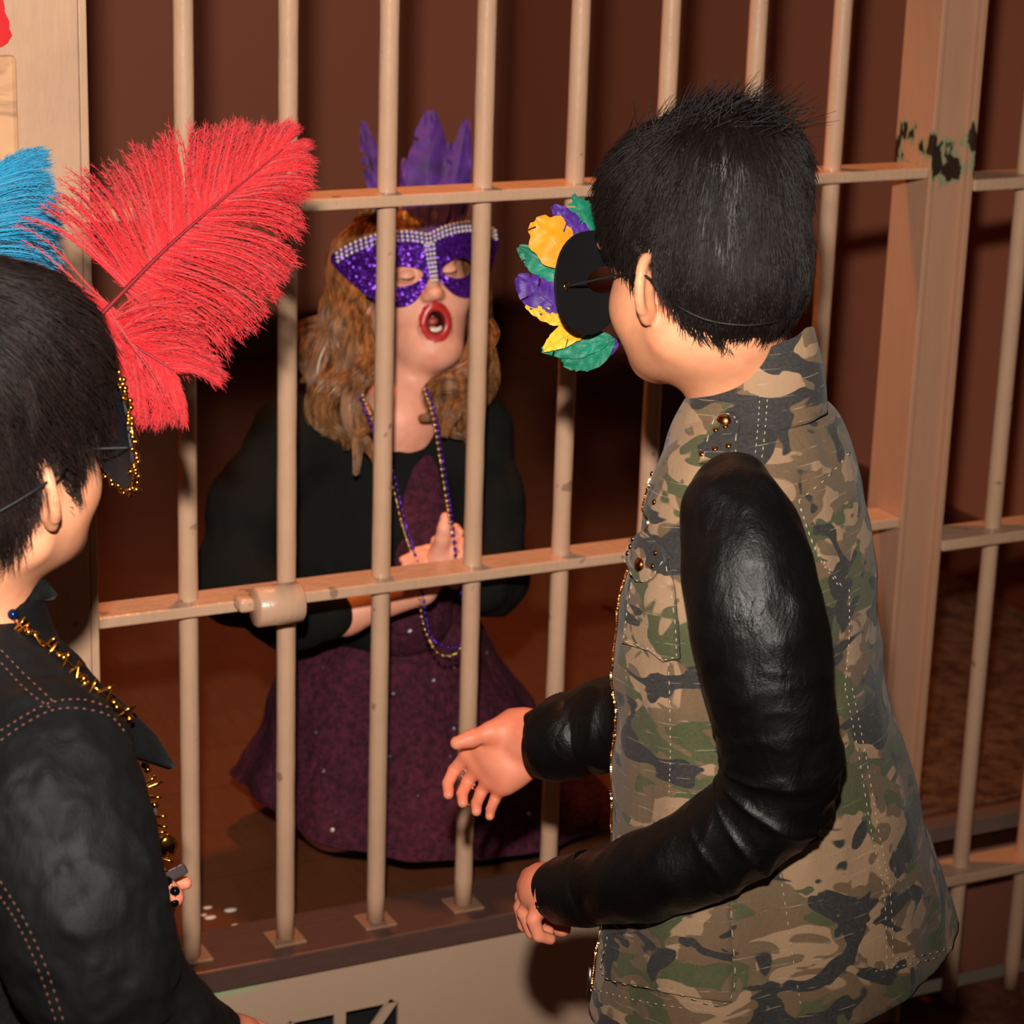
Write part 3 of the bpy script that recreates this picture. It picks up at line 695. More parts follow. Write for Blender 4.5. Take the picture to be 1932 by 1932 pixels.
# spiky tufts on top and at the crown
tp = fa(np.stack([RNG.normal(.0, .035, 900), RNG.normal(-.01, .035, 900), np.full(900, .12)], 1)); hd = ha(tp); tp = tp-ha.grad(tp)*hd[:, None]
dr = nrm(fa.Z*.55+fa.Y*.2+CR*.75+RNG.normal(size=(900, 3))*.35); K = 7; ln = .018+.022*RNG.random(900)
P = tp[:, None]+dr[:, None]*(np.linspace(0, 1, K)[None, :, None]*ln[:, None, None])+CR*(.008*np.linspace(0, 1, K)**2)[None, :, None]
V, F = strands(P, .0005*np.linspace(1.2, .3, K)[None]*np.ones((900, 1)), 3); mk('hair_tuft', V, F, M['hair_black'], hr)
# jacket body
ROWS = [(736, 1368, 1525, 1.0), (748, 1345, 1545, 1.15), (768, 1312, 1570, 1.35), (800, 1280, 1594, 1.5), (850, 1243, 1617, 1.5), (920, 1216, 1638, 1.45), (1000, 1203, 1653, 1.4), (1100, 1172, 1664, 1.35), (1200, 1158, 1669, 1.3), (1300, 1155, 1676, 1.3), (1400, 1152, 1702, 1.3), (1500, 1150, 1730, 1.3), (1600, 1142, 1756, 1.3), (1700, 1124, 1784, 1.3), (1812, 1106, 1812, 1.3)]
def foldA(V, u, t):
    q = np.stack([np.cos(t)*2.2+0*u, np.sin(t)*2.2+0*u, u*1.6+0*t], -1)
    return .010*np.clip(u-.45, 0, 1)*2*vnoise(q*1.5, 4)+.004*vnoise(V*22, 9)+.0018*vnoise(V*A([55, 55, 30]), 12)
nrA, nsA = 170, 220; gap = .12
V, F, RA = loft(ROWS, 122, AXA, nrA, nsA, math.pi/2+gap, math.pi/2+2*math.pi-gap*.3, foldA, closed=False, tilt=lambda u, t: -.035*np.sin(t)*np.clip(u-.6, 0, 1)*2.4)
Vj, Fj = V.copy(), F
V2, F2 = thicken(V, F, nrA, nsA, .003, closed=False)
jk = mk('jacket', V2, F2, M['camo'], pa); jk['label'] = 'camouflage jacket with brass zip'
# sleeves
def wrk(V, u, th, R):
    el = np.exp(-((u-.55)/.13)**2); ph = u*95+2.2*vnoise(V*14, 2)+1.2*np.cos(th-1)
    ring = (1-np.abs(np.sin(ph*.5)))**2
    return .0035*vnoise(V*20, 3)+.0025*vnoise(V*A([45, 45, 25]), 6)+el*(.010*ring-.003)*(.5+.5*vnoise(V*12, 8))+.0022*(1-np.abs(vnoise(V*34, 7)))**4*(.3+el)
pathL = [(1385, 906, 2.07, 8), (1384, 914, 2.06, 50), (1386, 934, 2.04, 84), (1394, 985, 2.02, 110), (1410, 1070, 2.01, 126), (1430, 1160, 2.005, 128), (1446, 1270, 2.01, 123), (1466, 1370, 2.02, 113), (1474, 1460, 2.035, 106), (1436, 1540, 2.05, 104), (1365, 1588, 2.065, 97), (1285, 1626, 2.085, 91), (1205, 1655, 2.12, 84), (1140, 1672, 2.165, 75), (1086, 1680, 2.2, 66)]
V, F = limb(pathL, 260, 90, wrk); sl = mk('sleeve', V, F, M['leather'], jk); sl['label'] = 'black leather sleeve'; SL = (V, F)
V, F = limb([(1116, 1676, 2.18, 70), (1110, 1677, 2.183, 73), (1076, 1680, 2.205, 69), (1062, 1681, 2.213, 67), (1060, 1681, 2.214, 61), (1066, 1681, 2.21, 52)], 40, 60, lambda V, u, th, R: .0012*vnoise(V*30, 3)); mk('cuff', V, F, M['leather'], sl)
pathR = [(1330, 1020, 2.32, 60), (1320, 1120, 2.34, 75), (1290, 1240, 2.37, 85), (1225, 1340, 2.41, 88), (1165, 1362, 2.43, 84), (1110, 1380, 2.45, 80), (1060, 1392, 2.465, 76)]
V, F = limb(pathR, 160, 70, lambda V, u, th, R: .003*vnoise(V*24, 3)+.003*(1-np.abs(vnoise(V*30, 7)))**4); sr = mk('sleeve', V, F, M['leather'], jk); sr['label'] = 'black leather sleeve'
V, F = limb([(1088, 1386, 2.45, 78), (1082, 1388, 2.45, 80), (1048, 1398, 2.462, 78), (1043, 1399, 2.464, 72), (1050, 1398, 2.46, 60)], 30, 60); mk('cuff', V, F, M['leather'], sr)
# collar
cc = W(1412, 706, 2.13); az = math.radians(122); fr_ = A([math.cos(az), math.sin(az), 0]); sd_ = A([fr_[1], -fr_[0], 0])
nr_, ns_ = 22, 120; tt = np.linspace(math.pi/2+.35, math.pi/2+2*math.pi-.35, ns_); uu = np.linspace(0, 1, nr_)[:, None]
rad = .053+.016*uu+.003*np.sin(uu*3)
G = cc+rad[..., None]*(np.cos(tt)[None, :, None]*sd_*.95+np.sin(tt)[None, :, None]*fr_*1.05)
G[..., 2] += -.75*.052*np.sin(tt)[None]*(1-.35*uu)+.010-.062*uu+.002*vnoise(np.stack([np.cos(tt)*3+0*uu, np.sin(tt)*3+0*uu, uu*2+0*tt], -1), 2)
F = [[i*ns_+j, i*ns_+j+1, (i+1)*ns_+j+1, (i+1)*ns_+j] for i in range(nr_-1) for j in range(ns_-1)]
V2, F2 = thicken(G.reshape(-1, 3), F, nr_, ns_, .004, closed=False); mk('collar', V2, F2, M['camo'], jk); COLL = (G.reshape(-1, 3), F)
# trousers and shoes
b = Sdf()
for q in (-1, 1): b.chain([Z3(.0+q*.02, q*.055, .70), Z3(q*.03, q*.075, .36), Z3(q*.03, q*.08, .085)], [.095, .070, .056], k=.04)
V, F = b.mesh(.006); mk('trousers', V, F, plain('sand_trousers', (206, 170, 136), .8), pa)
for q in (-1, 1):
    b = Sdf(); b.chain([Z3(q*.03, q*.08-.02, .045), Z3(q*.03-.05, q*.08+.12, .035)], [.044, .034], k=.02); b.fn(lambda P, d: np.maximum(d, .002-P[:, 2])); V, F = b.mesh(.005); mk('shoe', V, F, plain('black_shoe', (24, 22, 22), .4), pa)
# jacket trims, laid on the finished cloth
SJ = Surf((Vj, Fj), COLL)
_z = 0
def seam(px, n, parent=None, r=.00055, off=.0012, mat=None, sf=None, dash=3, gap=3):
    P = drape_line(sf or SJ, px, n, off)
    if len(P) > 3 and np.linalg.norm(np.diff(P, axis=0), axis=1).max() < .05: mk('seam', *stitches(P, r, dash, gap), mat or M['thread'], parent or jk)
for px, n in [([(1463, 1600), (1480, 1700), (1496, 1810), (1511, 1900)], 90), ([(1593, 1298), (1617, 1419), (1641, 1563), (1666, 1684), (1672, 1835)], 170),
              ([(1606, 1298), (1630, 1419), (1655, 1563), (1678, 1690), (1683, 1830)], 170), ([(1263, 1250), (1266, 1400), (1264, 1500)], 90), ([(1505, 945), (1560, 900), (1606, 848)], 40),
              ([(1505, 945), (1535, 1030), (1590, 1112)], 60), ([(1508, 960), (1540, 1045), (1582, 1108)], 60), ([(1448, 742), (1444, 800), (1436, 870)], 50), ([(1434, 745), (1430, 800), (1424, 860)], 50),
              ([(1120, 1866), (1200, 1886), (1300, 1903), (1400, 1915)], 100), ([(1690, 1808), (1750, 1800), (1800, 1786)], 40), ([(1650, 1832), (1700, 1822), (1770, 1806)], 50),
              ([(1600, 1112), (1600, 1200), (1592, 1300)], 70)]:
    seam(px, n)
mkp = lambda nm, px, **k: patch(nm, SJ, px, M['camo'], jk, **k)
mkp('chest_pocket', [(1200, 1100), (1190, 1160), (1183, 1212), (1233, 1226), (1258, 1246), (1287, 1238), (1284, 1180), (1278, 1110), (1266, 1058)], off=.0035, thick=.003)
mkp('pocket_flap', [(1191, 1056), (1203, 1022), (1225, 1002), (1261, 1034), (1270, 1053), (1247, 1092), (1233, 1102), (1214, 1099)], off=.0075, thick=.003)
mkp('lower_pocket', [(1154, 1762), (1151, 1800), (1150, 1846), (1210, 1860), (1265, 1870), (1325, 1882), (1380, 1890), (1380, 1800), (1376, 1700), (1310, 1722), (1250, 1744), (1200, 1756)], off=.004, thick=.003)
mkp('epaulette', [(1322, 880), (1334, 835), (1350, 795), (1368, 776), (1388, 776), (1399, 792), (1394, 820), (1392, 850), (1394, 876), (1360, 880)], off=.005, thick=.003)
for px, n in [([(1156, 1766), (1153, 1843), (1265, 1866), (1377, 1886), (1377, 1704)], 120), ([(1187, 1208), (1233, 1221), (1258, 1241), (1283, 1234)], 36), ([(1204, 1108), (1194, 1160), (1188, 1206)], 34), ([(1282, 1234), (1279, 1170), (1264, 1064)], 44)]: seam(px, n, off=.0062)
seam([(1330, 874), (1340, 836), (1354, 798), (1370, 781), (1388, 784), (1393, 800), (1389, 840), (1388, 868)], 44, off=.0075)
seam([(1194, 1056), (1216, 1096), (1233, 1098), (1246, 1088), (1267, 1052)], 40, off=.0095)
for x, y, r, of in [(1371, 795, 14, .007), (1223, 1067, 13, .0095)]+[(x, y, 5.5, .007) for x, y in ((1354, 820), (1371, 814), (1328, 864), (1352, 855), (1377, 848))]+[(x, y, 5, .0095) for x, y in ((1213, 1017), (1250, 1042), (1245, 1070), (1203, 1048), (1208, 1034))]+[(1233, 895, 5, .002), (1237, 948, 5, .002), (1160, 1387, 8, .002), (1120, 1862, 6, .002)]:
    p, n_ = SJ.hit(x, y, of)
    if p is not None: button('button', p, n_, r/FPX*2.12, M['brass'], jk)
# zip teeth down the front edge
Z = drape_line(SJ, [(1212, 905), (1206, 925), (1212, 955), (1226, 985), (1218, 1005), (1190, 1022), (1168, 1040), (1161, 1070), (1156, 1130), (1154, 1250), (1154, 1330), (1157, 1420), (1154, 1540), (1144, 1640), (1126, 1740), (1110, 1870)], 420, .002)
mb = MB()
for i in range(0, len(Z)-1, 1):
    d = nrm(Z[i+1]-Z[i]+1e-9); a = nrm(np.cross(d, -CF)); mb.add(*box(-A([.5, .5, .5]), A([.5, .5, .5])))
    v = mb.V[-1]; mb.V[-1] = Z[i]+v[:, :1]*.0017*a+v[:, 1:2]*.0013*d+v[:, 2:]*.0012*np.cross(a, d)
mb.add(*tube(Z, .0006, 6)); mk('zip', *mb.arr(), M['zip'], jk, smooth=False)
zp, _ = SJ.hit(1112, 1850, .004); V, F = tube([zp+A([0, 0, .012]), zp-A([0, 0, .016])], .0022, 8); mk('zip_pull', V, F, plain('steel_pull', (170, 160, 150), .3, 1.), jk)
# ================================================================== MASK OF THE CAMOUFLAGE BOY
def mask_outline(sx=1., sz=1.):
    h = [(.0, .040), (.02, .047), (.045, .052), (.075, .050), (.098, .036), (.110, .012), (.111, -.010), (.102, -.030), (.084, -.044), (.060, -.049), (.036, -.042), (.020, -.026), (.010, -.012), (0, -.006)]
    r = spline(h, 46); return np.concatenate([r*A([sx, sz]), (r[::-1][1:-1])*A([-sx, sz])])
def eye_hole(cx, cz=.002, a=.023, b_=.0125, n=22):
    t = np.linspace(0, 2*np.pi, n, endpoint=False); return np.stack([cx+a*np.cos(t), cz+b_*np.sin(t)*(1+.15*np.cos(t))], 1)
def mask_map(fr, y0=.104, curv=2.0, dz=0.):
    def f(Q):
        s_, z = Q[:, 0], Q[:, 1]+dz; y = y0-curv*s_**2-.3*np.abs(z)*np.abs(s_); L = np.stack([s_, y, z], 1)
        N = np.stack([2*curv*s_, 1+0*s_, 0*s_], 1); return fr(L), nrm(N @ fr.R)
    return f
def feather(base, tip, width, nrml, mat, parent, bend=.0, seed=0, ragged=.15, name='feather', cup=.06):
    """flat vaned feather with a quill; width in metres"""
    base, tip = A(base, float), A(tip, float); ax = tip-base; L = np.linalg.norm(ax); ax = ax/L; nrml = nrm(nrml-ax*(nrml @ ax)); sd = np.cross(ax, nrml)
    nu, nv = 34, 13; u = np.linspace(0, 1, nu); v = np.linspace(-1, 1, nv); rg = np.random.default_rng(seed)
    prof = np.sin(np.pi*np.clip(u*.93+.035, 0, 1)**.8)**.65*(1-.25*u)
    rag = 1-ragged*np.abs(vnoise(np.stack([u*9, 0*u+seed, 0*u], 1)))[:, None]*np.abs(v)[None]**2*1.6
    cen = base+ax*(u*L)[:, None]+sd*(bend*L*u**2)[:, None]+nrml*(cup*L*np.sin(u*2.2)*.5)[:, None]
    off = v[None]*prof[:, None]*width/2*rag
    V = cen[:, None]+sd*off[..., None]+ax*(np.abs(off)*.55)[..., None]+nrml*(-.25*np.abs(off)+.0012*vnoise(np.stack(np.broadcast_arrays(u[:, None]*14, v[None]*3, 0*off+seed), -1)))[..., None]
    V = V.reshape(-1, 3); F = [[i*nv+j, i*nv+j+1, (i+1)*nv+j+1, (i+1)*nv+j] for i in range(nu-1) for j in range(nv-1)]
    drop = set()
    for k in range(3):
        if rg.random() < .7:
            i = int(rg.integers(10, nu-3)); e = int(rg.integers(2, 5)); sgn = rg.random() < .5
            for j in range(e): drop.add((i, j if sgn else nv-2-j))
    F = [f for q, f in enumerate(F) if (q//(nv-1), q % (nv-1)) not in drop]
    V2, F2 = thicken(V, F, nu, nv, .0005, closed=False) if not drop else (V, F)
    o = mk(name, V2, F2, mat, parent)
    Vt, Ft = tube(cen+nrml*.0004, np.linspace(.0011, .0003, nu), 6); mk('quill', Vt, Ft, mat, o)
    return o
def feather_mat(name, rgb, dark):
    m = NT(name); v = m.co(); n1 = m.noise(m.co((1, 1, 1)), 30, 2); n2 = m.noise(m.co((3, 1, 8), rot=(0, .5, .4)), 160, 2)
    m.bump(m.noise(m.co((1, 1, 5), rot=(.3, .6, 0)), 300, 2), .35, .0008)
    m.set(color=m.mix(m.ramp(n1, [(.3, 0), (.7, 1)]), lin(rgb), lin(dark)), rough=.5, spec=.4, sheen=.2); return m.m
M['f_green'] = feather_mat('green_feather', (0, 122, 92), (0, 96, 70)); M['f_purple'] = feather_mat('purple_feather', (74, 26, 132), (56, 16, 108)); M['f_yellow'] = feather_mat('yellow_feather', (232, 142, 4), (224, 128, 2)); M['f_lemon'] = feather_mat('lemon_feather', (232, 186, 44), (220, 160, 20))
M['mask_black'] = plain('black_mask_felt', (14, 14, 16), .75, spec=.25); M['mask_sequin_a'] = plain('purple_sequin', (88, 30, 150), .3, .6)
ma = empty('feathered_mask', fa((0, .104, 0)), 'black half mask edged with green, yellow and purple feathers, worn by the camouflage boy', 'mask')
V, F = plate(mask_outline(1., .94), [eye_hole(.040), eye_hole(-.040)], .006, mask_map(fa, dz=-.012), .0022); mk('mask_base', V, F, M['mask_black'], ma, smooth=False)
FD = 2.17
mm = mask_map(fa, dz=-.012)
def mf(x0, y0, x1, y1, w, col, seed, d1=.0, bend=0., rag=.1, dd=0.):
    d = FD+dd; p0 = W(x0, y0, d); p1 = W(x1, y1, d+.012+d1)
    feather(p0, p1, w/FPX*FD, -CF*.92+CR*.1, M[col], ma, bend, seed, rag)
mf(1168, 468, 1128, 372, 62, 'f_green', 2, rag=.5, dd=.02); mf(1132, 470, 1082, 368, 76, 'f_green', 1, rag=.5, dd=.014); mf(1116, 474, 1052, 384, 56, 'f_purple', 3, dd=.006, bend=-.08)
mf(1068, 534, 984, 462, 62, 'f_green', 5, dd=.012, bend=-.06); mf(1096, 500, 1010, 418, 112, 'f_yellow', 4, dd=.0, rag=.12); mf(1072, 594, 974, 528, 82, 'f_purple', 6, dd=.004, bend=.05)
mf(1168, 640, 1090, 696, 42, 'f_purple', 12, dd=.018, bend=.05); mf(1160, 640, 1062, 680, 86, 'f_green', 11, dd=.012, bend=-.05); mf(1150, 640, 1024, 660, 60, 'f_green', 10, dd=.008)
mf(1085, 606, 990, 586, 40, 'f_lemon', 7, dd=.002, bend=.1); mf(1112, 618, 1022, 640, 50, 'f_lemon', 8, dd=.0, bend=-.22)
# eyelet and elastic, behind the ear and round the head
SH = Surf((Vh, Fh), (Va, Fa_))
ey = mm(A([[-.096, .002]]))[0][0]; ey_n = -nrm(mm(A([[-.096, .002]]))[1][0])
t = np.linspace(0, 2*np.pi, 25); a_ = nrm(np.cross(ey_n, [0, 0, 1.])); b_ = np.cross(ey_n, a_)
V, F = tube(ey+ey_n*.002+.0032*(np.cos(t)[:, None]*a_+np.sin(t)[:, None]*b_), .0008, 8, cap=False); mk('eyelet', V, F, M['gold'], ma)
P = [ey+ey_n*.003]; 
for x, y in [(1186, 516), (1215, 522), (1245, 546), (1290, 578), (1340, 600), (1400, 608), (1450, 604), (1500, 590)]:
    p, _ = SH.hit(x, y, .0035)
    if p is not None: P.append(p)
P = spline(A(P), 90); V, F = tube(P, .0011, 8); mk('elastic_cord', V, F, M['cord'], ma)
# ================================================================== BOY WITH THE PLUMED MASK
XB = W(-60, 1500, 1.97)
pb = empty('person', (XB[0], XB[1], 0), 'dark-haired child in black stitched jacket and gold bead necklace at the left edge', 'person')
fb = Frame(W(-44, 852, 1.88), 31, 5, 0, 1.04)
b = Sdf(); head_sdf(b, fb, neck_to=tuple(fb.loc(W(-62, 1210, 1.94))), neck_r=.040, ear_out=64)
ZB = lambda x, y, z: A([XB[0]+x, XB[1]+y, z])
b.chain([W(-62, 1230, 1.94), W(-80, 1500, 1.97), ZB(0, 0, .68)], [.05, .075, .09], k=.05)
b.chain([W(-60, 1270, 1.94), W(90, 1460, 1.83), W(165, 1810, 1.80), W(330, 1975, 1.88), W(404, 1958, 1.925)], [.05, .035, .032, .028, .022], k=.03)
b.chain([W(-100, 1300, 2.0), W(-60, 1560, 2.12), W(150, 1720, 2.12), W(262, 1698, 2.04)], [.05, .035, .03, .021], k=.03)
for q in (-1, 1): b.chain([ZB(q*.02, q*.055, .68), ZB(q*.03, q*.075, .36), ZB(q*.03, q*.08, .07)], [.075, .052, .036], k=.03); b.chain([ZB(q*.03, q*.08, .05), ZB(q*.03+.08, q*.08+.08, .03)], [.034, .026], k=.02)
hand(b, W(404, 1955, 1.925), W(446, 1972, 1.95), [W(476, 1960, 1.965), W(480, 1976, 1.955), W(478, 1992, 1.945), W(470, 2005, 1.935)],
     [[W(505, 1975, 1.975), W(515, 2000, 1.97), W(510, 2018, 1.96)], [W(508, 1995, 1.96), W(516, 2022, 1.955), W(508, 2038, 1.95)], [W(504, 2012, 1.945), W(510, 2036, 1.94), W(500, 2050, 1.935)], [W(492, 2026, 1.93), W(494, 2046, 1.925), W(486, 2056, 1.92)]],
     [W(440, 1950, 1.965), W(468, 1945, 1.985), W(492, 1952, 1.99), W(508, 1964, 1.99)], .021, .021, [.008, .0082, .0078, .007])
hand(b, W(262, 1698, 2.04), W(280, 1705, 2.03), [W(300, 1684, 2.02), W(296, 1700, 2.03), W(292, 1714, 2.035), W(288, 1726, 2.04)],
     [[W(322, 1672, 2.015), W(338, 1666, 2.01), W(350, 1666, 2.008)], [W(312, 1712, 2.03), W(306, 1728, 2.03), W(292, 1730, 2.02)], [W(306, 1724, 2.035), W(298, 1740, 2.03), W(286, 1738, 2.02)], [W(298, 1736, 2.04), W(290, 1748, 2.035), W(280, 1744, 2.03)]],
     [W(285, 1690, 2.01), W(300, 1680, 1.99), W(318, 1684, 1.985), W(330, 1694, 1.985)], .021, .020, [.0078, .008, .0076, .007])
Vb, Fb_ = b.mesh(.003); mk('body', Vb, Fb_, None, pb, mats=[M['skin_b'], M['skin_hand']], mi=(Vb[Fb_[:, 0]][:, 2] < .95).astype(int))
zb = zl_interp([(-.13, -.075), (-.06, -.075), (-.04, -.05), (-.026, .004), (-.006, .022), (.012, -.0), (.024, -.022), (.036, -.004), (.055, .012), (.08, .016), (.1, .02)])
hb = hair_sdf(fb, .015, zb, extra=[((0, .03, .07), (.078, .075, .062)), ((.01, -.03, .08), (.08, .07, .06))], top=.010)
Vhb, Fhb = hb.mesh(.003); hrb = mk('hair', Vhb, Fhb, M['hair_b'], pb)
lenb = lambda l: np.stack([np.where(l[:, 2] > .03, 1.35, .8), 1+0*l[:, 2]], 1)
V, F = grow(hb, fb, Vhb, Fhb, 15000, (-.02, -.06, .13), .024, .045, .0, .0035, lenf=lenb, r=.00036, twist=.18)
tag(mk('hair_strands', V, F, M['hair_b'], hrb), None, None, None, 'stuff')
# jacket
b = Sdf()
b.chain([W(-60, 1300, 1.93), W(98, 1424, 1.88)], [.062, .060], k=.04)
b.ell(W(-60, 1560, 1.96), (.13, .10, .17), fr=Frame((0, 0, 0), 20), k=.05); b.ops[-1] = ('e', W(-60, 1560, 1.96), A([.155, .105, .18]), Frame((0, 0, 0), 20).R, .05, False)
b.ops.append(('e', W(-70, 1950, 2.02), A([.165, .125, .26]), Frame((0, 0, 0), 20).R, .06, False)); b._b(W(-70, 1950, 2.02), .27, False)
b.chain([W(92, 1452, 1.82), W(104, 1540, 1.81), W(138, 1690, 1.80), W(178, 1810, 1.81)], [.058, .062, .060, .058], k=.03)
b.chain([W(186, 1810, 1.81), W(280, 1935, 1.86), W(372, 1962, 1.915)], [.058, .046, .036], k=.02)
b.chain([W(-120, 1330, 2.0), W(-60, 1560, 2.12), W(140, 1720, 2.12), W(236, 1704, 2.06)], [.06, .05, .045, .036], k=.03)
def wjk(P, d):
    d = d+.0035*vnoise(P*24, 3)+.002*vnoise(P*A([60, 60, 40]), 5)-.002*(1-np.abs(vnoise(P*A([30, 30, 44]), 8)))**3+.0012*vnoise(P*120, 9)
    return np.maximum(d, .42-P[:, 2])
b.fn(wjk); Vjb, Fjb = b.mesh(.004); jb = mk('jacket', Vjb, Fjb, M['denim'], pb); jb['label'] = 'coated black jacket with brown stitching'
SB = Surf((Vjb, Fjb))
# collar round the neck and pointed lapel
def plane_plate(px, d, n, thick, par, mat, name, bulge=.0):
    O = A([W(x, y, dd) for (x, y), dd in zip(px, d)]); c = O.mean(0); u_, s_, vt = np.linalg.svd(O-c); e1, e2, e3 = vt
    Q = np.stack([(O-c) @ e1, (O-c) @ e2], 1); cs = (O-c) @ e3
    def mp(V2):
        w_ = 1/(np.linalg.norm(V2[:, None]-Q[None], axis=2)**2+1e-6); h = (w_*cs[None]).sum(1)/w_.sum(1)
        P = c+V2[:, :1]*e1+V2[:, 1:2]*e2+(h+bulge*vnoise(np.stack([V2[:, 0]*30, V2[:, 1]*30, 0*h], 1)))[:, None]*e3; return P, np.broadcast_to(e3, P.shape)
    V, F = plate(Q, (), .008, mp, thick); return mk(name, V, F, mat, par)
lp = plane_plate([(180, 1290), (236, 1336), (290, 1390), (330, 1448), (318, 1452), (280, 1440), (244, 1428), (222, 1395), (196, 1350)], [1.90, 1.925, 1.95, 1.965, 1.965, 1.945, 1.92, 1.90, 1.88], 0, .004, jb, M['denim'], 'lapel', .002)
tt = np.linspace(-2.6, 2.2, 90); uu = np.linspace(0, 1, 14)[:, None]; fx = A([math.cos(math.radians(20)), math.sin(math.radians(20)), 0]); fy = A([fx[1], -fx[0], 0]); cc2 = W(-45, 1120, 1.93)
rad = .054+.012*uu**2; G = cc2+rad[..., None]*(np.cos(tt)[None, :, None]*fy+np.sin(tt)[None, :, None]*fx); G[..., 2] += .012-.05*uu-.010*np.cos(tt-.3)[None]
F = [[i*90+j, i*90+j+1, (i+1)*90+j+1, (i+1)*90+j] for i in range(13) for j in range(89)]; V2, F2 = thicken(G.reshape(-1, 3), F, 14, 90, .005, closed=False); mk('collar', V2, F2, M['denim'], jb)
plane_plate([(18, 1094), (60, 1088), (84, 1096), (106, 1122), (96, 1132), (60, 1134), (40, 1150), (14, 1160)], [1.90, 1.91, 1.92, 1.93, 1.93, 1.915, 1.90, 1.89], 0, .005, jb, M['denim'], 'collar_point')
for px, n in [([(2, 1228), (50, 1278), (104, 1328)], 50), ([(2, 1252), (46, 1300), (98, 1340)], 50), ([(2, 1398), (50, 1366), (98, 1342), (150, 1338), (205, 1352), (236, 1384)], 90), ([(2, 1380), (50, 1350), (100, 1326), (156, 1322), (210, 1338)], 80),
              ([(2, 1662), (50, 1740), (90, 1830), (122, 1930)], 90), ([(2, 1690), (42, 1756), (78, 1840), (108, 1930)], 90)]: seam(px, n, jb, .0006, .001, M['thread_b'], SB)
V, F = limb([(392, 1962, 1.925, 66), (386, 1962, 1.922, 72), (352, 1956, 1.905, 76), (348, 1955, 1.90, 70)], 24, 50); mk('cuff', V, F, M['denim'], jb)
b = Sdf()
for q in (-1, 1): b.chain([ZB(0.+q*.02, q*.055, .70), ZB(q*.03, q*.075, .36), ZB(q*.03, q*.08, .085)], [.095, .070, .056], k=.04)
V, F = b.mesh(.006); mk('trousers', V, F, plain('dark_trousers', (40, 42, 52), .8), pb)
for q in (-1, 1):
    b = Sdf(); b.chain([ZB(q*.03-.01, q*.08-.01, .045), ZB(q*.03+.085, q*.08+.085, .035)], [.044, .034], k=.02); b.fn(lambda P, d: np.maximum(d, .002-P[:, 2])); V, F = b.mesh(.005); mk('shoe', V, F, plain('black_shoe', (24, 22, 22), .4), pb)
# ---- his mask with plumes
mb_ = empty('plumed_mask', fb((0, .104, 0)), 'dark mask trimmed with gold beads, carrying a big red and a blue ostrich plume', 'mask')
mmb = mask_map(fb, .106, 4.6)
V, F = plate(mask_outline(.90, .95), [eye_hole(.040), eye_hole(-.040)], .006, mmb, .0022); mk('mask_base', V, F, plain('navy_mask_felt', (22, 26, 36), .6), mb_, smooth=False)
ol = mask_outline(.915, .97); Pm, Nm = mmb(np.concatenate([ol, ol[:1]])); Ptr = Pm+Nm*.002
def ball(r, sub=2):
    import bmesh; bm = bmesh.new(); bmesh.ops.create_icosphere(bm, subdivisions=sub, radius=r); V = A([tuple(v.co) for v in bm.verts]); F = [[v.index for v in f.verts] for f in bm.faces]; bm.free(); return V, F
bv, bf = ball(1, 2)
def resamp(P, step):
    L = np.concatenate([[0], np.cumsum(np.linalg.norm(np.diff(P, axis=0), axis=1))]); n = max(2, int(L[-1]/step)); t = np.linspace(0, L[-1], n); return np.stack([np.interp(t, L, P[:, i]) for i in range(3)], 1)
tr = MB(); tr.add(*tube(Ptr, .0012, 6))
for i, p in enumerate(resamp(Ptr, .0042)):
    for k in range(2): tr.add(bv*(.0019+.0008*RNG.random())+p+RNG.normal(size=3)*.0016+Nm[0]*0, bf)
tag(mk('bead_trim', *tr.arr(), M['gold'], mb_), None, None, None, 'stuff')
Pc = [mmb(A([[.094, 0]]))[0][0]]
SHB = Surf((Vhb, Fhb), (Vb, Fb_))
for l in [(.088, .05, -.004), (.09, .02, .004), (.092, -.03, .0), (.08, -.08, -.02), (.03, -.115, -.03), (-.03, -.115, -.03)]:
    p, _ = SHB.near(fb(l), .003); Pc.append(p)
V, F = tube(spline(A(Pc), 60), .0013, 8); mk('elastic_cord', V, F, M['cord'], mb_)
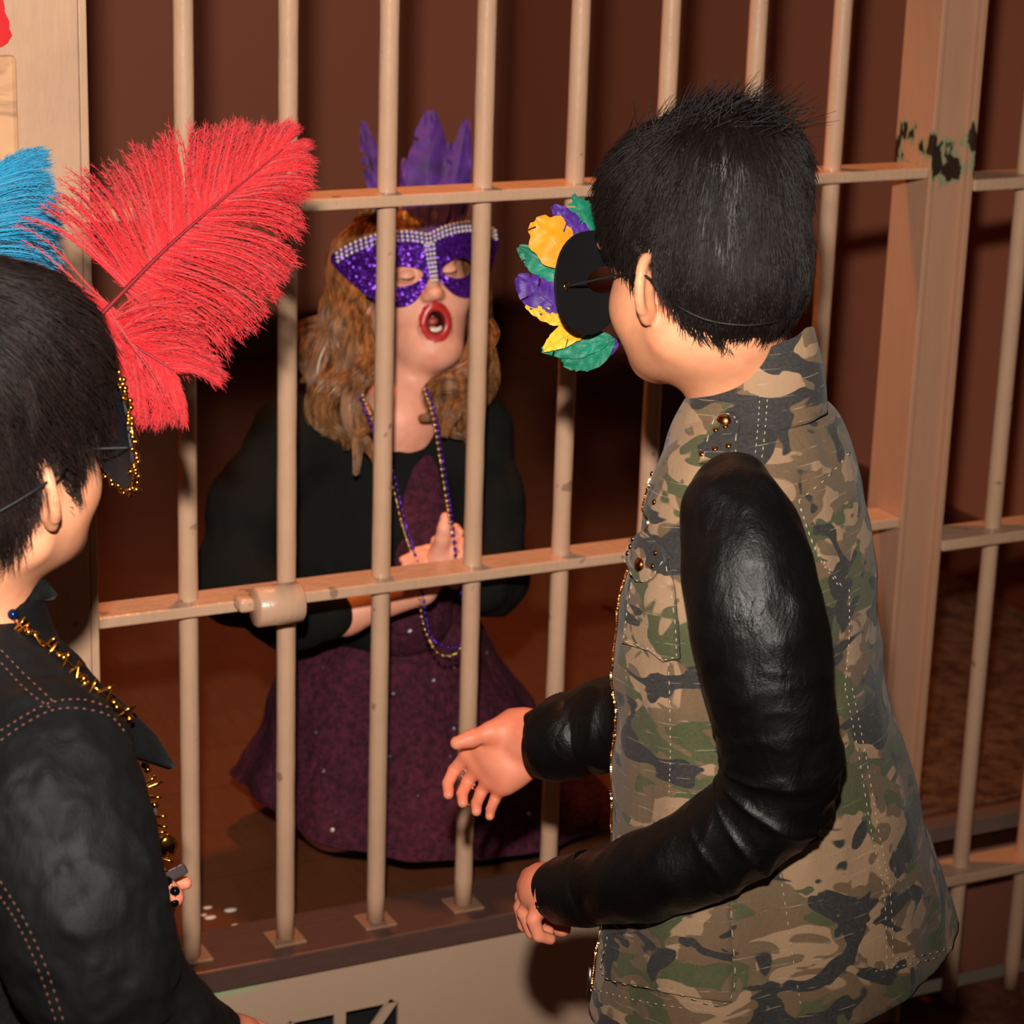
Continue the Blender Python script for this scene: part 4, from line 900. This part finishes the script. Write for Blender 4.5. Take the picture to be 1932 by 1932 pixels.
def plume(base, ctrl, tip, nb, fang, flen, mat, parent, name, seed, grav=.35, nrml=None, gapc=.0):
    rg = np.random.default_rng(seed); nrml = -CF if nrml is None else nrml
    q = spline([base, ctrl, tip], 60); T = nrm(np.gradient(q, axis=0)); sd = nrm(np.cross(T, nrml)); Lr = np.linalg.norm(np.diff(q, axis=0), axis=1).sum()
    root = mk(name, *tube(q-CF*.002, np.linspace(.0022, .0007, 60), 8), M['quill_red'] if mat is M['red_plume'] else mat, parent)
    K = 12; Ps = []; Rs = []
    for side in (-1, 1):
        u = np.sort(rg.random(nb)); u[:nb//5] = rg.random(nb//5)*.12; i = (u*59).astype(int)
        ang = fang(u, side)+rg.normal(size=nb)*.13+.10*np.round(rg.normal(size=nb)*.5+1.4*vnoise(np.stack([u*16, 0*u+side, 0*u+seed], 1)))*.7; ln = flen(u, side)*(1.04-.36*rg.random(nb)**1.5); lay = rg.normal(size=nb)*.18
        d = np.cos(ang)[:, None]*T[i]+side*np.sin(ang)[:, None]*sd[i]+lay[:, None]*nrml; d = nrm(d); p = q[i].copy(); P = [p]; cv = rg.normal(size=nb)*.06; w1 = rg.random(nb)*6
        for k in range(1, K):
            f = k/(K-1); d = nrm(d+(T[i]*(.05-.10*f)+A([0, 0, -grav*.16*f])+sd[i]*side*.0+(cv*np.sin(k*.8+w1))[:, None]*sd[i]*.8)); p = p+d*(ln/(K-1))[:, None]; P.append(p)
        P = np.stack(P, 1); o_ = np.argsort(u, kind='stable'); gid = np.zeros(nb, int); gid[o_] = (np.arange(nb)+rg.integers(0, 4, nb)*0)//6
        for gk in range(gid.max()+1):
            m_ = gid == gk; P[m_] += (P[m_].mean(0, keepdims=True)-P[m_])*(np.clip(np.arange(K)/(K-1)-.25, 0, 1)*.85)[None, :, None]
        Ps.append(P); Rs.append(np.linspace(.00085, .0003, K)[None]*np.ones((nb, 1)))
    P = np.concatenate(Ps); R = np.concatenate(Rs); V, F = strands(P, R, 4, 1.)
    # barbules along every barb
    m_ = 40; t = rg.random((len(P), m_))*(K-1.01); k = t.astype(int); f = (t-k)[..., None]; idx = np.arange(len(P))[:, None]
    p0 = P[idx, k]*(1-f)+P[idx, k+1]*f; td = nrm(P[idx, k+1]-P[idx, k]); sg = rg.choice([-1, 1], size=(len(P), m_, 1)); nn = nrm(np.cross(td, nrml)+rg.normal(size=td.shape)*.35)
    dd = nrm(td*1.0+sg*nn*.62+A([0, 0, -.1])); L2 = (.0045+.004*rg.random((len(P), m_, 1)))
    B = np.stack([p0, p0+dd*L2*.5, p0+nrm(dd+td*.4)*L2], 2).reshape(-1, 3, 3); V3, F3 = strands(B, np.broadcast_to(A([.00022, .0002, .00008]), (len(B), 3)), 3)
    Vall = np.concatenate([V, V3]); Fq = np.concatenate([F, F3+len(V)])
    tag(mk('barbs', Vall, Fq, mat, root), None, None, None, 'stuff'); return root
def plume_mat(name, rgb, dark):
    m = NT(name); m.set(color=m.mix(m.noise(m.co(), 60, 2), lin(rgb), lin(dark)), rough=.6, spec=.25, sheen=.3); return m.m
M['red_plume'] = plume_mat('red_ostrich', (212, 14, 28), (196, 8, 20)); M['blue_plume'] = plume_mat('blue_ostrich', (6, 150, 190), (2, 126, 172))
M['quill_red'] = plain('dark_red_quill', (120, 14, 26), .5); px2m = 2.0/FPX
fang = lambda u, s: np.interp(u, [0, .12, .3, 1], [2.05 if s < 0 else 2.1, 1.75, 1.3, .3])
flen = lambda u, s: px2m*np.interp(u, [0, .1, .3, .6, .85, 1], [225, 245, 258, 225, 135, 62])
plume(W(176, 610, 2.0), W(335, 450, 2.03), W(535, 282, 2.06), 400, fang, flen, M['red_plume'], mb_, 'plume', 3, .5)
plume(W(196, 620, 2.01), W(250, 650, 2.0), W(330, 700, 2.0), 170, lambda u, s: 1.15-.5*u, lambda u, s: px2m*np.interp(u, [0, .5, 1], [175, 165, 110]), M['red_plume'], mb_, 'plume', 8, .9)
fang2 = lambda u, s: 1.35-.7*u; flen2 = lambda u, s: px2m*np.interp(u, [0, .5, 1], [245, 215, 110])
p_ = plume(W(-140, 560, 2.05), W(-74, 440, 2.06), W(-10, 310, 2.08), 420, fang2, flen2, M['blue_plume'], mb_, 'plume', 5, .3); p_['label'] = 'turquoise ostrich plume'
# ---- his necklace of gold charms and beads
nk = empty('bead_necklace', W(120, 1240, 1.92), 'gold necklace of bars, balls and blue beads over the black jacket collar', 'necklace')
Pn = []
for x, y in [(-20, 1140), (18, 1168), (52, 1196), (90, 1222), (130, 1256), (172, 1296), (212, 1330), (238, 1352)]:
    p, n_ = SB.hit(x, y+6, .004, (-2, 3)); Pn.append(p)
P1 = resamp(spline(A(Pn), 100), .0062); P2 = resamp(spline(A([W(x, y, 1.985) for x, y in [(256, 1400), (278, 1450), (290, 1500), (296, 1550), (298, 1590), (308, 1622), (304, 1655), (310, 1680)]]), 100), .0062)
mk('string', *tube(P1, .0006, 6), M['gold'], nk); mk('string', *tube(P2, .0006, 6), M['gold'], nk)
M['blue_bead'] = plain('blue_metal_bead', (24, 52, 110), .15, .8); M['smoke'] = plain('smoky_crystal', (96, 84, 84), .08, .5); M['black_bead'] = plain('black_bead', (8, 8, 10), .06)
for j, P in enumerate((P1, P2)):
    for i, p in enumerate(P):
        tdir = nrm(P[min(i+1, len(P)-1)]-P[max(i-1, 0)]); typ = (i*7+j*3) % 5; off = RNG.normal(size=3)*.0012
        if j == 0 and i < 5 and i % 2 == 0: mk('bead', bv*.0045+p+CU*.004, bf, M['blue_bead'], nk); continue
        if typ in (0, 2, 3):
            ax = nrm(np.cross(tdir, -CF)+RNG.normal(size=3)*.3); h = .0065+.003*RNG.random(); mk('bar_bead', *tube([p-ax*h+off, p-ax*h*.4+off, p+ax*h*.4+off, p+ax*h+off], [.0012, .0015, .0015, .0012], 8), M['gold'], nk)
        else: mk('bead', bv*(.0028+.0012*RNG.random())+p+off, bf, M['smoke'] if (j == 1 and i % 4 == 1) else M['gold'], nk)
dp = W(316, 1596, 1.98); mk('pendant', bv*A([.009, .004, .011])+dp, bf, M['gold'], nk)
bs = empty('bead_string', W(318, 1680, 1.97), 'short string of black beads with a smoky crystal held in the left child’s fingers', 'beads')
bp = [W(316, 1662, 1.975), W(330, 1681, 1.975), W(329, 1702, 1.98), W(318, 1720, 1.99)]
for p in bp: mk('bead', bv*.0042+p, bf, M['black_bead'], bs)
mk('string', *tube(spline(A(bp), 20), .0005, 6), M['smoke'], bs); V, F = box((-.009, -.004, -.003), (.009, .004, .003), .0015)
Rr = A([nrm(CR*1+CU*.5), nrm(np.cross(CF, nrm(CR+CU*.5))), CF]); mk('crystal', (V*1.15) @ Rr + W(330, 1648, 1.985), F, M['smoke'], bs, smooth=False)
# ================================================================== CHILD BEHIND THE BARS
GX = A([.385, .32])
pg = empty('person', (GX[0], GX[1], FZ), 'kneeling child behind the bars with wavy hair, black cardigan and plum dress, mouth open', 'person')
fg = Frame(W(778, 520, 3.15), 262, 12, -6, .9)
b = Sdf(); head_sdf(b, fg, mouth=True, neck_to=tuple(fg.loc(W(755, 800, 3.14))), neck_r=.043)
# open jaw and lips
b.ell((0, .048, -.106), (.034, .034, .026), fr=fg, k=.03)
b.ell((0, .088, -.067), (.0135, .034, .0185), fr=fg, k=.004, sub=True)
lipc = [(0.0182*math.cos(t)*(1-.25*max(0, math.sin(t))), .0865-.35*(0.0182*math.cos(t))**2*30*.35-(.006 if math.sin(t) < 0 else 0)*-math.sin(t), -.067+0.0225*math.sin(t)) for t in np.linspace(0, 2*np.pi, 21)]
b.chain(lipc, [.0042+(.0022 if math.sin(t) < 0 else .0006)*abs(math.sin(t)) for t in np.linspace(0, 2*np.pi, 21)], fr=fg, k=.006)
ZG = lambda x, y, z: A([GX[0]+x, GX[1]+y, z])
b.chain([W(755, 790, 3.14), ZG(0, 0, .74), ZG(0, 0, .58), ZG(0, .02, .48)], [.045, .065, .060, .075], k=.04)
shr, shl_ = W(570, 815, 3.14), W(890, 800, 3.18)
b.chain([W(750, 815, 3.15), shr, W(455, 1110, 3.12), W(560, 1165, 3.06), W(650, 1158, 3.05), W(795, 1112, 3.025)], [.035, .026, .024, .025, .024, .019], k=.02)
b.chain([W(750, 815, 3.15), shl_, W(930, 1090, 3.14), W(905, 1105, 3.08)], [.035, .026, .024, .021], k=.02)
for q in (-1, 1): b.chain([ZG(q*.06, .03, .46), ZG(q*.08, -.03, FZ+.06), ZG(q*.08, .20, FZ+.045)], [.065, .05, .035], k=.03)
P_ = lambda x, y, d: W(x, y, d)
hand(b, P_(795, 1112, 3.025), P_(822, 1070, 3.020), [P_(836, 1030, 3.025), P_(852, 1036, 3.015), P_(862, 1048, 3.010), P_(866, 1062, 3.005)],
     [[P_(846, 1006, 3.015), P_(860, 996, 3.005), P_(868, 1004, 2.995)], [P_(862, 1016, 3.000), P_(872, 1022, 2.990), P_(868, 1034, 2.985)], [P_(872, 1036, 2.995), P_(876, 1046, 2.985), P_(866, 1052, 2.980)], [P_(872, 1056, 2.990), P_(872, 1066, 2.985), P_(862, 1068, 2.980)]],
     [P_(828, 1048, 3.010), P_(834, 1018, 2.995), P_(838, 998, 2.990), P_(840, 976, 2.990)], .017, .018, [.0068, .0068, .0066, .006])
hand(b, P_(905, 1105, 3.080), P_(872, 1078, 3.050), [P_(838, 1048, 3.040), P_(834, 1058, 3.030), P_(834, 1068, 3.025), P_(838, 1078, 3.020)],
     [[P_(806, 1036, 3.025), P_(786, 1040, 3.015), P_(774, 1048, 3.010)], [P_(800, 1046, 3.015), P_(776, 1050, 3.005), P_(760, 1056, 3.000)], [P_(800, 1058, 3.010), P_(778, 1060, 3.000), P_(764, 1066, 2.995)], [P_(806, 1070, 3.005), P_(788, 1072, 3.000), P_(776, 1076, 2.995)]],
     [P_(856, 1050, 3.040), P_(846, 1034, 3.030), P_(836, 1024, 3.025), P_(822, 1020, 3.020)], .017, .018, [.0066, .0068, .0066, .006])
Vg, Fg = b.mesh(.0026)
Lg = fg.loc(Vg[Fg].mean(1)); lw = Lg-A([0, 0, -.067]); el = np.sqrt((lw[:, 0]/.0182)**2+(lw[:, 2]/.0225)**2)
dl = np.abs(el-1)*.022; mi = np.zeros(len(Fg), int); near = (Lg[:, 1] > .06) & (np.abs(lw[:, 2]) < .05) & (np.abs(lw[:, 0]) < .04)
mi[near & (dl < .0068) & (Lg[:, 1] > .072)] = 1; mi[near & (el < .74)] = 2; mi[near & (el < .95) & (Lg[:, 1] < .0755)] = 2
mk('body', Vg, Fg, None, pg, mats=[M['skin_g'], M['lips'], M['mouth']], mi=mi)
t = np.linspace(-1, 1, 13); V, F = tube(fg(np.stack([.0125*t, .084-.004*t**2, -.078+.002*t**2], 1)), .0036, 8); mk('teeth', V, F, M['teeth'], pg)
V, F = tube(fg(np.stack([.008*t, .079-.003*t**2, -.046-.002*t**2], 1)), .0026, 8); mk('teeth', V, F, M['teeth'], pg)
mk('tongue', fg(bv*A([.010, .014, .007])+A([0, .066, -.066])), bf, M['tongue'], pg)
M['lash'] = plain('dark_lash', (30, 18, 14), .6)
for q in (-1, 1):
    V, F = tube(fg(np.stack([q*.031+.012*t, .0905-.006*t**2, .0015-.0035*(1-t**2)], 1)), .0011*np.sqrt(1.05-t**2), 6); mk('eyelashes', V, F, M['lash'], pg)
    V, F = tube(fg(np.stack([q*.031+.015*t, .094-.008*t**2, .024+.004*(1-t**2)], 1)), .0016*np.sqrt(1.05-t**2), 6); mk('eyebrow', V, F, M['hair_g'], pg)
# hair
zg = zl_interp([(-.13, -.06), (-.02, -.05), (.0, -.03), (.02, .0), (.04, .03), (.06, .052), (.08, .064), (.1, .075)])
hg = hair_sdf(fg, .008, zg, extra=[((0, -.03, -.03), (.085, .06, .07))]); Vhg, Fhg = hg.mesh(.0035); hrg = mk('hair', Vhg, Fhg, M['hair_g'], pg)
V, F = grow(hg, fg, Vhg, Fhg, 6000, (0, .05, .13), .03, .06, 0, .004, r=.0005); tag(mk('hair_strands', V, F, M['hair_g'], hrg), None, None, None, 'stuff')
def lock(px, seed, n=170, spread=.011, amp=.010, turns=2.2, nm='hair_lock'):
    g_ = spline(A([W(*p) for p in px]), 40); rg = np.random.default_rng(seed); T, N, B = frames(g_); u = np.linspace(0, 1, 40); ph = rg.random()*6
    wv = amp*np.clip(u*1.6, 0, 1); g_ = g_+N*(wv*np.cos(turns*2*np.pi*u+ph))[:, None]+B*(wv*np.sin(turns*2*np.pi*u+ph)*.7)[:, None]
    T, N, B = frames(g_); a = rg.random(n)*2*np.pi; rr = np.sqrt(rg.random(n))*spread; tp = .55+.9*np.sin(np.pi*np.clip(u*.9+.05, 0, 1))*.7; tp = tp*np.where(u > .8, 1-(u-.8)*3.6, 1)
    P = g_[None]+(rr*np.cos(a))[:, None, None]*N[None]*tp[None, :, None]+(rr*np.sin(a))[:, None, None]*B[None]*tp[None, :, None]+rg.normal(size=(n, 1, 3))*.0015
    P = P+.0025*vnoise(P*30, seed)[..., None]
    V1, F1 = strands(P, np.broadcast_to(.0005*np.linspace(1.1, .5, 40), (n, 40)), 3); V2, F2 = tube(g_, spread*.40*tp, 8)
    mk(nm, np.concatenate([V1, V2]), [list(f) for f in F1]+[[i+len(V1) for i in f] for f in F2], M['hair_g'], hrg)
k = 0
for x0, y0, x1, y1, x2, y2, x3, y3, d in [(662, 470, 640, 600, 606, 720, 622, 830, 3.10), (655, 500, 622, 610, 588, 690, 600, 770, 3.13), (668, 500, 650, 620, 634, 740, 648, 860, 3.07), (672, 540, 668, 640, 655, 760, 678, 890, 3.06), (650, 470, 630, 560, 640, 650, 600, 740, 3.12), (676, 560, 676, 650, 690, 730, 668, 820, 3.06), (690, 600, 684, 690, 672, 790, 700, 885, 3.05), (660, 520, 640, 640, 612, 760, 640, 850, 3.09), (648, 520, 618, 590, 580, 650, 590, 720, 3.15), (680, 420, 645, 470, 630, 560, 640, 660, 3.10),
                                     (906, 560, 902, 650, 872, 730, 850, 806, 3.08), (912, 560, 910, 650, 890, 740, 876, 830, 3.10), (915, 540, 914, 640, 908, 740, 892, 820, 3.12), (908, 610, 892, 694, 838, 738, 818, 800, 3.07), (908, 590, 904, 690, 866, 765, 870, 842, 3.08), (908, 620, 896, 706, 852, 752, 850, 822, 3.07), (905, 650, 876, 712, 822, 752, 800, 796, 3.08)]:
    lock([(x0, y0, d+.04), (x1, y1, d+.01), (x2, y2, d-.01), (x3, y3, d-.02)], 30+k, amp=.009+.004*(k % 3), turns=1.4+.5*(k % 3)); k += 1
# dress: skirt + bodice
m = NT('plum_sequin_knit'); v = m.co()
cell = m.n('ShaderNodeTexVoronoi', Vector=v, Scale=36.); sp = m.ramp(cell.outputs['Distance'], [(.085, 1), (.10, 0)])
rnd = m.noise(v, 24, 1); sp = m.math('MULTIPLY', sp, m.ramp(rnd, [(.47, 0), (.5, 1)]))
kn = m.noise(v, 110, 4, .7); m.bump(m.math('ADD', kn, m.math('MULTIPLY', m.noise(v, 32, 3), 1.5)), .9, .006)
m.set(color=m.mix(sp, m.mix(m.ramp(kn, [(.35, 0), (.65, 1)]), lin((44, 14, 26)), lin((84, 30, 50))), lin((225, 222, 235))), rough=m.ramp(sp, [(0, .85), (1, .22)]), metal=sp, spec=.25); M['plum'] = m.m
def foldG(V, u, t):
    q = np.stack([np.cos(t)*2.4+0*u, np.sin(t)*2.4+0*u, u*1.2+0*t], -1); return .03*np.clip(u, 0, 1)**1.5*vnoise(q*1.3, 14)+.006*vnoise(V*26, 2)
V, F, R_ = loft([(1120, 640, 880, 1.2), (1165, 600, 905, 1.2), (1230, 545, 935, 1.2), (1300, 515, 985, 1.2), (1380, 492, 1040, 1.2), (1425, 468, 1090, 1.2), (1455, 458, 1125, 1.2), (1472, 456, 1148, 1.2)], 262, GX, 90, 140, fold=foldG, tilt=lambda u, t: (.03*np.cos(t)-.02)*u**2)
V[:, 2] = np.maximum(V[:, 2], FZ+.004); V[:, 1] = np.maximum(V[:, 1], .05)
V2, F2 = thicken(V, F, 90, 140, .004); dr_ = mk('dress', V2, F2, M['plum'], pg); SK = (V, F)
b = Sdf(); b.chain([W(775, 880, 3.165), W(775, 1000, 3.175), W(760, 1150, 3.20)], [.052, .058, .066], k=.05); b.fn(lambda P, d: np.maximum(d+.0012*vnoise(P*60, 3), (P[:, 2]-W(765, 815, 3.1)[2])))
V, F = b.mesh(.004); mk('bodice', V, F, M['plum'], dr_)
# cardigan
b = Sdf(); b.chain([W(620, 880, 3.18), W(600, 1000, 3.19), W(600, 1110, 3.19)], [.050, .058, .055], k=.05); b.chain([W(745, 860, 3.19), W(735, 1000, 3.20), W(715, 1120, 3.22)], [.080, .086, .088], k=.05)
b.chain([W(735, 835, 3.17), W(560, 825, 3.14), W(470, 950, 3.12), W(445, 1100, 3.11), W(540, 1158, 3.06), W(625, 1160, 3.03)], [.055, .052, .048, .048, .040, .030], k=.03)
b.chain([W(760, 830, 3.18), W(890, 820, 3.17), W(915, 950, 3.14), W(925, 1090, 3.12), W(908, 1104, 3.05)], [.055, .050, .044, .044, .032], k=.03)
b.ops.append(('e', W(818, 960, 3.065), A([.021, .075, .105]), Frame((0, 0, 0), 246).R, .012, True))
b.ops.append(('e', W(752, 745, 3.10), A([.045, .08, .045]), Frame((0, 0, 0), 262).R, .012, True))
b.fn(lambda P, d: d+.004*vnoise(P*20, 3)+.0018*vnoise(P*60, 4))
V, F = b.mesh(.004); SC = (V, F); m = NT('black_cardigan'); m.bump(m.noise(m.co(), 700, 2), .4, .001); m.set(color=lin((20, 20, 18)), rough=.92, spec=.12); mk('cardigan', V, F, m.m, pg)
# mask
def mo_g():
    h = [(0, .050), (.028, .058), (.058, .060), (.084, .056), (.106, .048), (.124, .038), (.122, .022), (.108, .000), (.090, -.024), (.070, -.040), (.048, -.046), (.030, -.040), (.016, -.026), (.006, -.012), (0, -.008)]
    r = spline(h, 50); return np.concatenate([r, (r[::-1][1:-1])*A([-1, 1])])
mg = empty('sequin_mask', fg((0, .1, 0)), 'purple sequin eye mask with rhinestone edging and tall purple feathers, worn behind the bars', 'mask')
m = NT('purple_sequins'); v = m.co(); vor = m.n('ShaderNodeTexVoronoi', Vector=v, Scale=420.)
nm_ = m.n('ShaderNodeNormalMap'); nm_.inputs['Strength'].default_value = .55
sc_ = m.mix(.55, (.5, .5, 1), vor.outputs['Color']); m.t.links.new(sc_, nm_.inputs['Color']); nm_.space = 'OBJECT'
nv = m.n('ShaderNodeNewGeometry'); vm = m.n('ShaderNodeVectorMath', operation='MULTIPLY_ADD'); m.t.links.new(vor.outputs['Color'], vm.inputs[0]); vm.inputs[1].default_value = (.9, .9, .9); m.t.links.new(nv.outputs['Normal'], vm.inputs[2])
vm2 = m.n('ShaderNodeVectorMath', operation='SUBTRACT'); m.t.links.new(vm.outputs[0], vm2.inputs[0]); vm2.inputs[1].default_value = (.45, .45, .45)
vm3 = m.n('ShaderNodeVectorMath', operation='NORMALIZE'); m.t.links.new(vm2.outputs[0], vm3.inputs[0]); m.t.links.new(vm3.outputs[0], m.b.inputs['Normal'])
m.set(color=lin((84, 30, 150)), rough=.33, metal=.7); M['sequin'] = m.m
mmg = mask_map(fg, .108, 4.4, .008); eh = eye_hole(.039, -.004, .025, .0140)
V, F = plate(mo_g(), [eh, eh*A([-1, 1])], .006, mmg, .0022); mk('mask_base', V, F, M['sequin'], mg, smooth=False)
rs = MB(); hh = [(0, .050), (.028, .058), (.058, .060), (.084, .056), (.106, .048), (.122, .038)]; M['rhine'] = plain('rhinestone', (200, 196, 200), .12, .15)
for s_ in (-1, 1):
    for row in range(3):
        q = spline(A(hh), 200); L_ = np.concatenate([[0], np.cumsum(np.linalg.norm(np.diff(q, axis=0), axis=1))]); tt_ = np.arange(.003, L_[-1], .0066)
        Q = np.stack([np.interp(tt_, L_, q[:, 0])*s_, np.interp(tt_, L_, q[:, 1])-.0015-row*.0058], 1); P, N = mmg(Q)
        for p, n_ in zip(P, N): rs.add(bv*.0023+p+n_*.002, bf)
for col in (-1, 0, 1):
    for i in range(9):
        P, N = mmg(A([[col*.0058*(1-.05*i), .034-i*.0062]])); rs.add(bv*.0023+P[0]+N[0]*.002, bf)
tag(mk('rhinestone_trim', *rs.arr(), M['rhine'], mg), None, None, None, 'stuff')
M['f_violet'] = feather_mat('violet_feather', (66, 26, 128), (34, 10, 78))
for x0, y0, x1, y1, w_, sd_, bn in [(748, 452, 668, 238, 52, 21, .08), (806, 448, 812, 212, 96, 22, 0), (836, 448, 892, 232, 60, 23, -.06), (786, 448, 762, 300, 44, 24, .0), (850, 450, 872, 300, 62, 25, .0), (822, 448, 846, 270, 70, 26, .0)]:
    feather(W(x0, y0-8, 3.075), W(x1, y1, 3.11), w_/FPX*3.1, -CF*.95+CR*.1, M['f_violet'], mg, bn, sd_, .06)
SHG = Surf((Vhg, Fhg), (Vg, Fg)); Pc = [mmg(A([[-.116, .028]]))[0][0]]
for l in [(-.088, .04, .02), (-.094, .0, .0), (-.085, -.06, -.02), (0, -.11, -.03)]: Pc.append(SHG.near(fg(l), .004)[0])
V, F = tube(spline(A(Pc), 50), .003, 8, sx=.4); mk('elastic_band', V, F, M['cord'], mg)
# necklaces: gold and violet beads
M['gold_bead'] = plain('pale_gold_bead', (206, 176, 112), .2, .9); M['violet_bead'] = plain('violet_bead', (96, 52, 190), .15, .8)
SG = Surf(SC, SK, (Vg, Fg))
for nm_l, col, dx, seed_, lab in [('gold', 'gold_bead', 0, 1, 'long string of pale gold beads hanging down the plum dress'), ('violet', 'violet_bead', 7, 2, 'long string of violet beads hanging beside the gold one')]:
    path = [(700, 715, 3.05), (684, 740, 3.045), (692, 765, 3.03), (704, 796, 3.015), (718, 838, 3.005), (732, 885, 3.0), (747, 940, 3.010), (757, 985, 3.005), (772, 1032, 3.005), (784, 1080, 3.000), (792, 1130, 3.005), (797, 1170, 3.015), (808, 1204, 3.005), (826, 1232, 3.005), (848, 1238, 3.005), (868, 1224, 3.005), (878, 1185, 3.015), (876, 1130, 3.000), (864, 1060, 2.980), (848, 980, 2.980), (840, 930, 3.005), (830, 865, 3.0), (820, 805, 3.015), (812, 768, 3.03), (800, 735, 3.05)]
    if dx: path = [(x+(-6 if i < 5 else 7 if i < 17 else 5 if i > 18 else -3), y+(5 if 12 < i < 16 else 0)*-3, d-.002) for i, (x, y, d) in enumerate(path)]
    pts = resamp(spline(A([W(*p) for p in path]), 300), .0083); ng = empty('bead_necklace', pts[len(pts)//2], lab, 'necklace', 'necklaces of the child behind the bars')
    mk('string', *tube(pts, .0005, 5), M[col], ng)
    me0 = None
    for i, p in enumerate(pts):
        if me0 is None: me0 = mk('bead', bv*.0024+p, bf, M[col], ng); p0 = p
        else: o = me0.copy(); COL.objects.link(o); o.parent = ng; o.location = tuple(A(me0.location)+p-p0)
# small white specks on the glossy floor
for i, (x, y, r) in enumerate([(392, 1712, .004), (435, 1717, .0055), (384, 1726, .003), (397, 1731, .005), (443, 1745, .003)]):
    p = onZ(x, y, FZ+.0005); mk_o = mk('paper_scrap', bv*A([r*1.6, r, .0008])+p, bf, plain('white_scrap', (220, 210, 200), .6)) if i == 0 else None
    if i == 0: sc0 = mk_o; p0s = p
    else: mk_o = sc0.copy(); COL.objects.link(mk_o); mk_o.location = tuple(A(sc0.location)+p-p0s); mk_o.scale = (r/.004,)*3
    tag(mk_o, 'tiny white paper scrap on the dark floor behind the second bar', 'scrap', 'paper scraps on the cell floor')
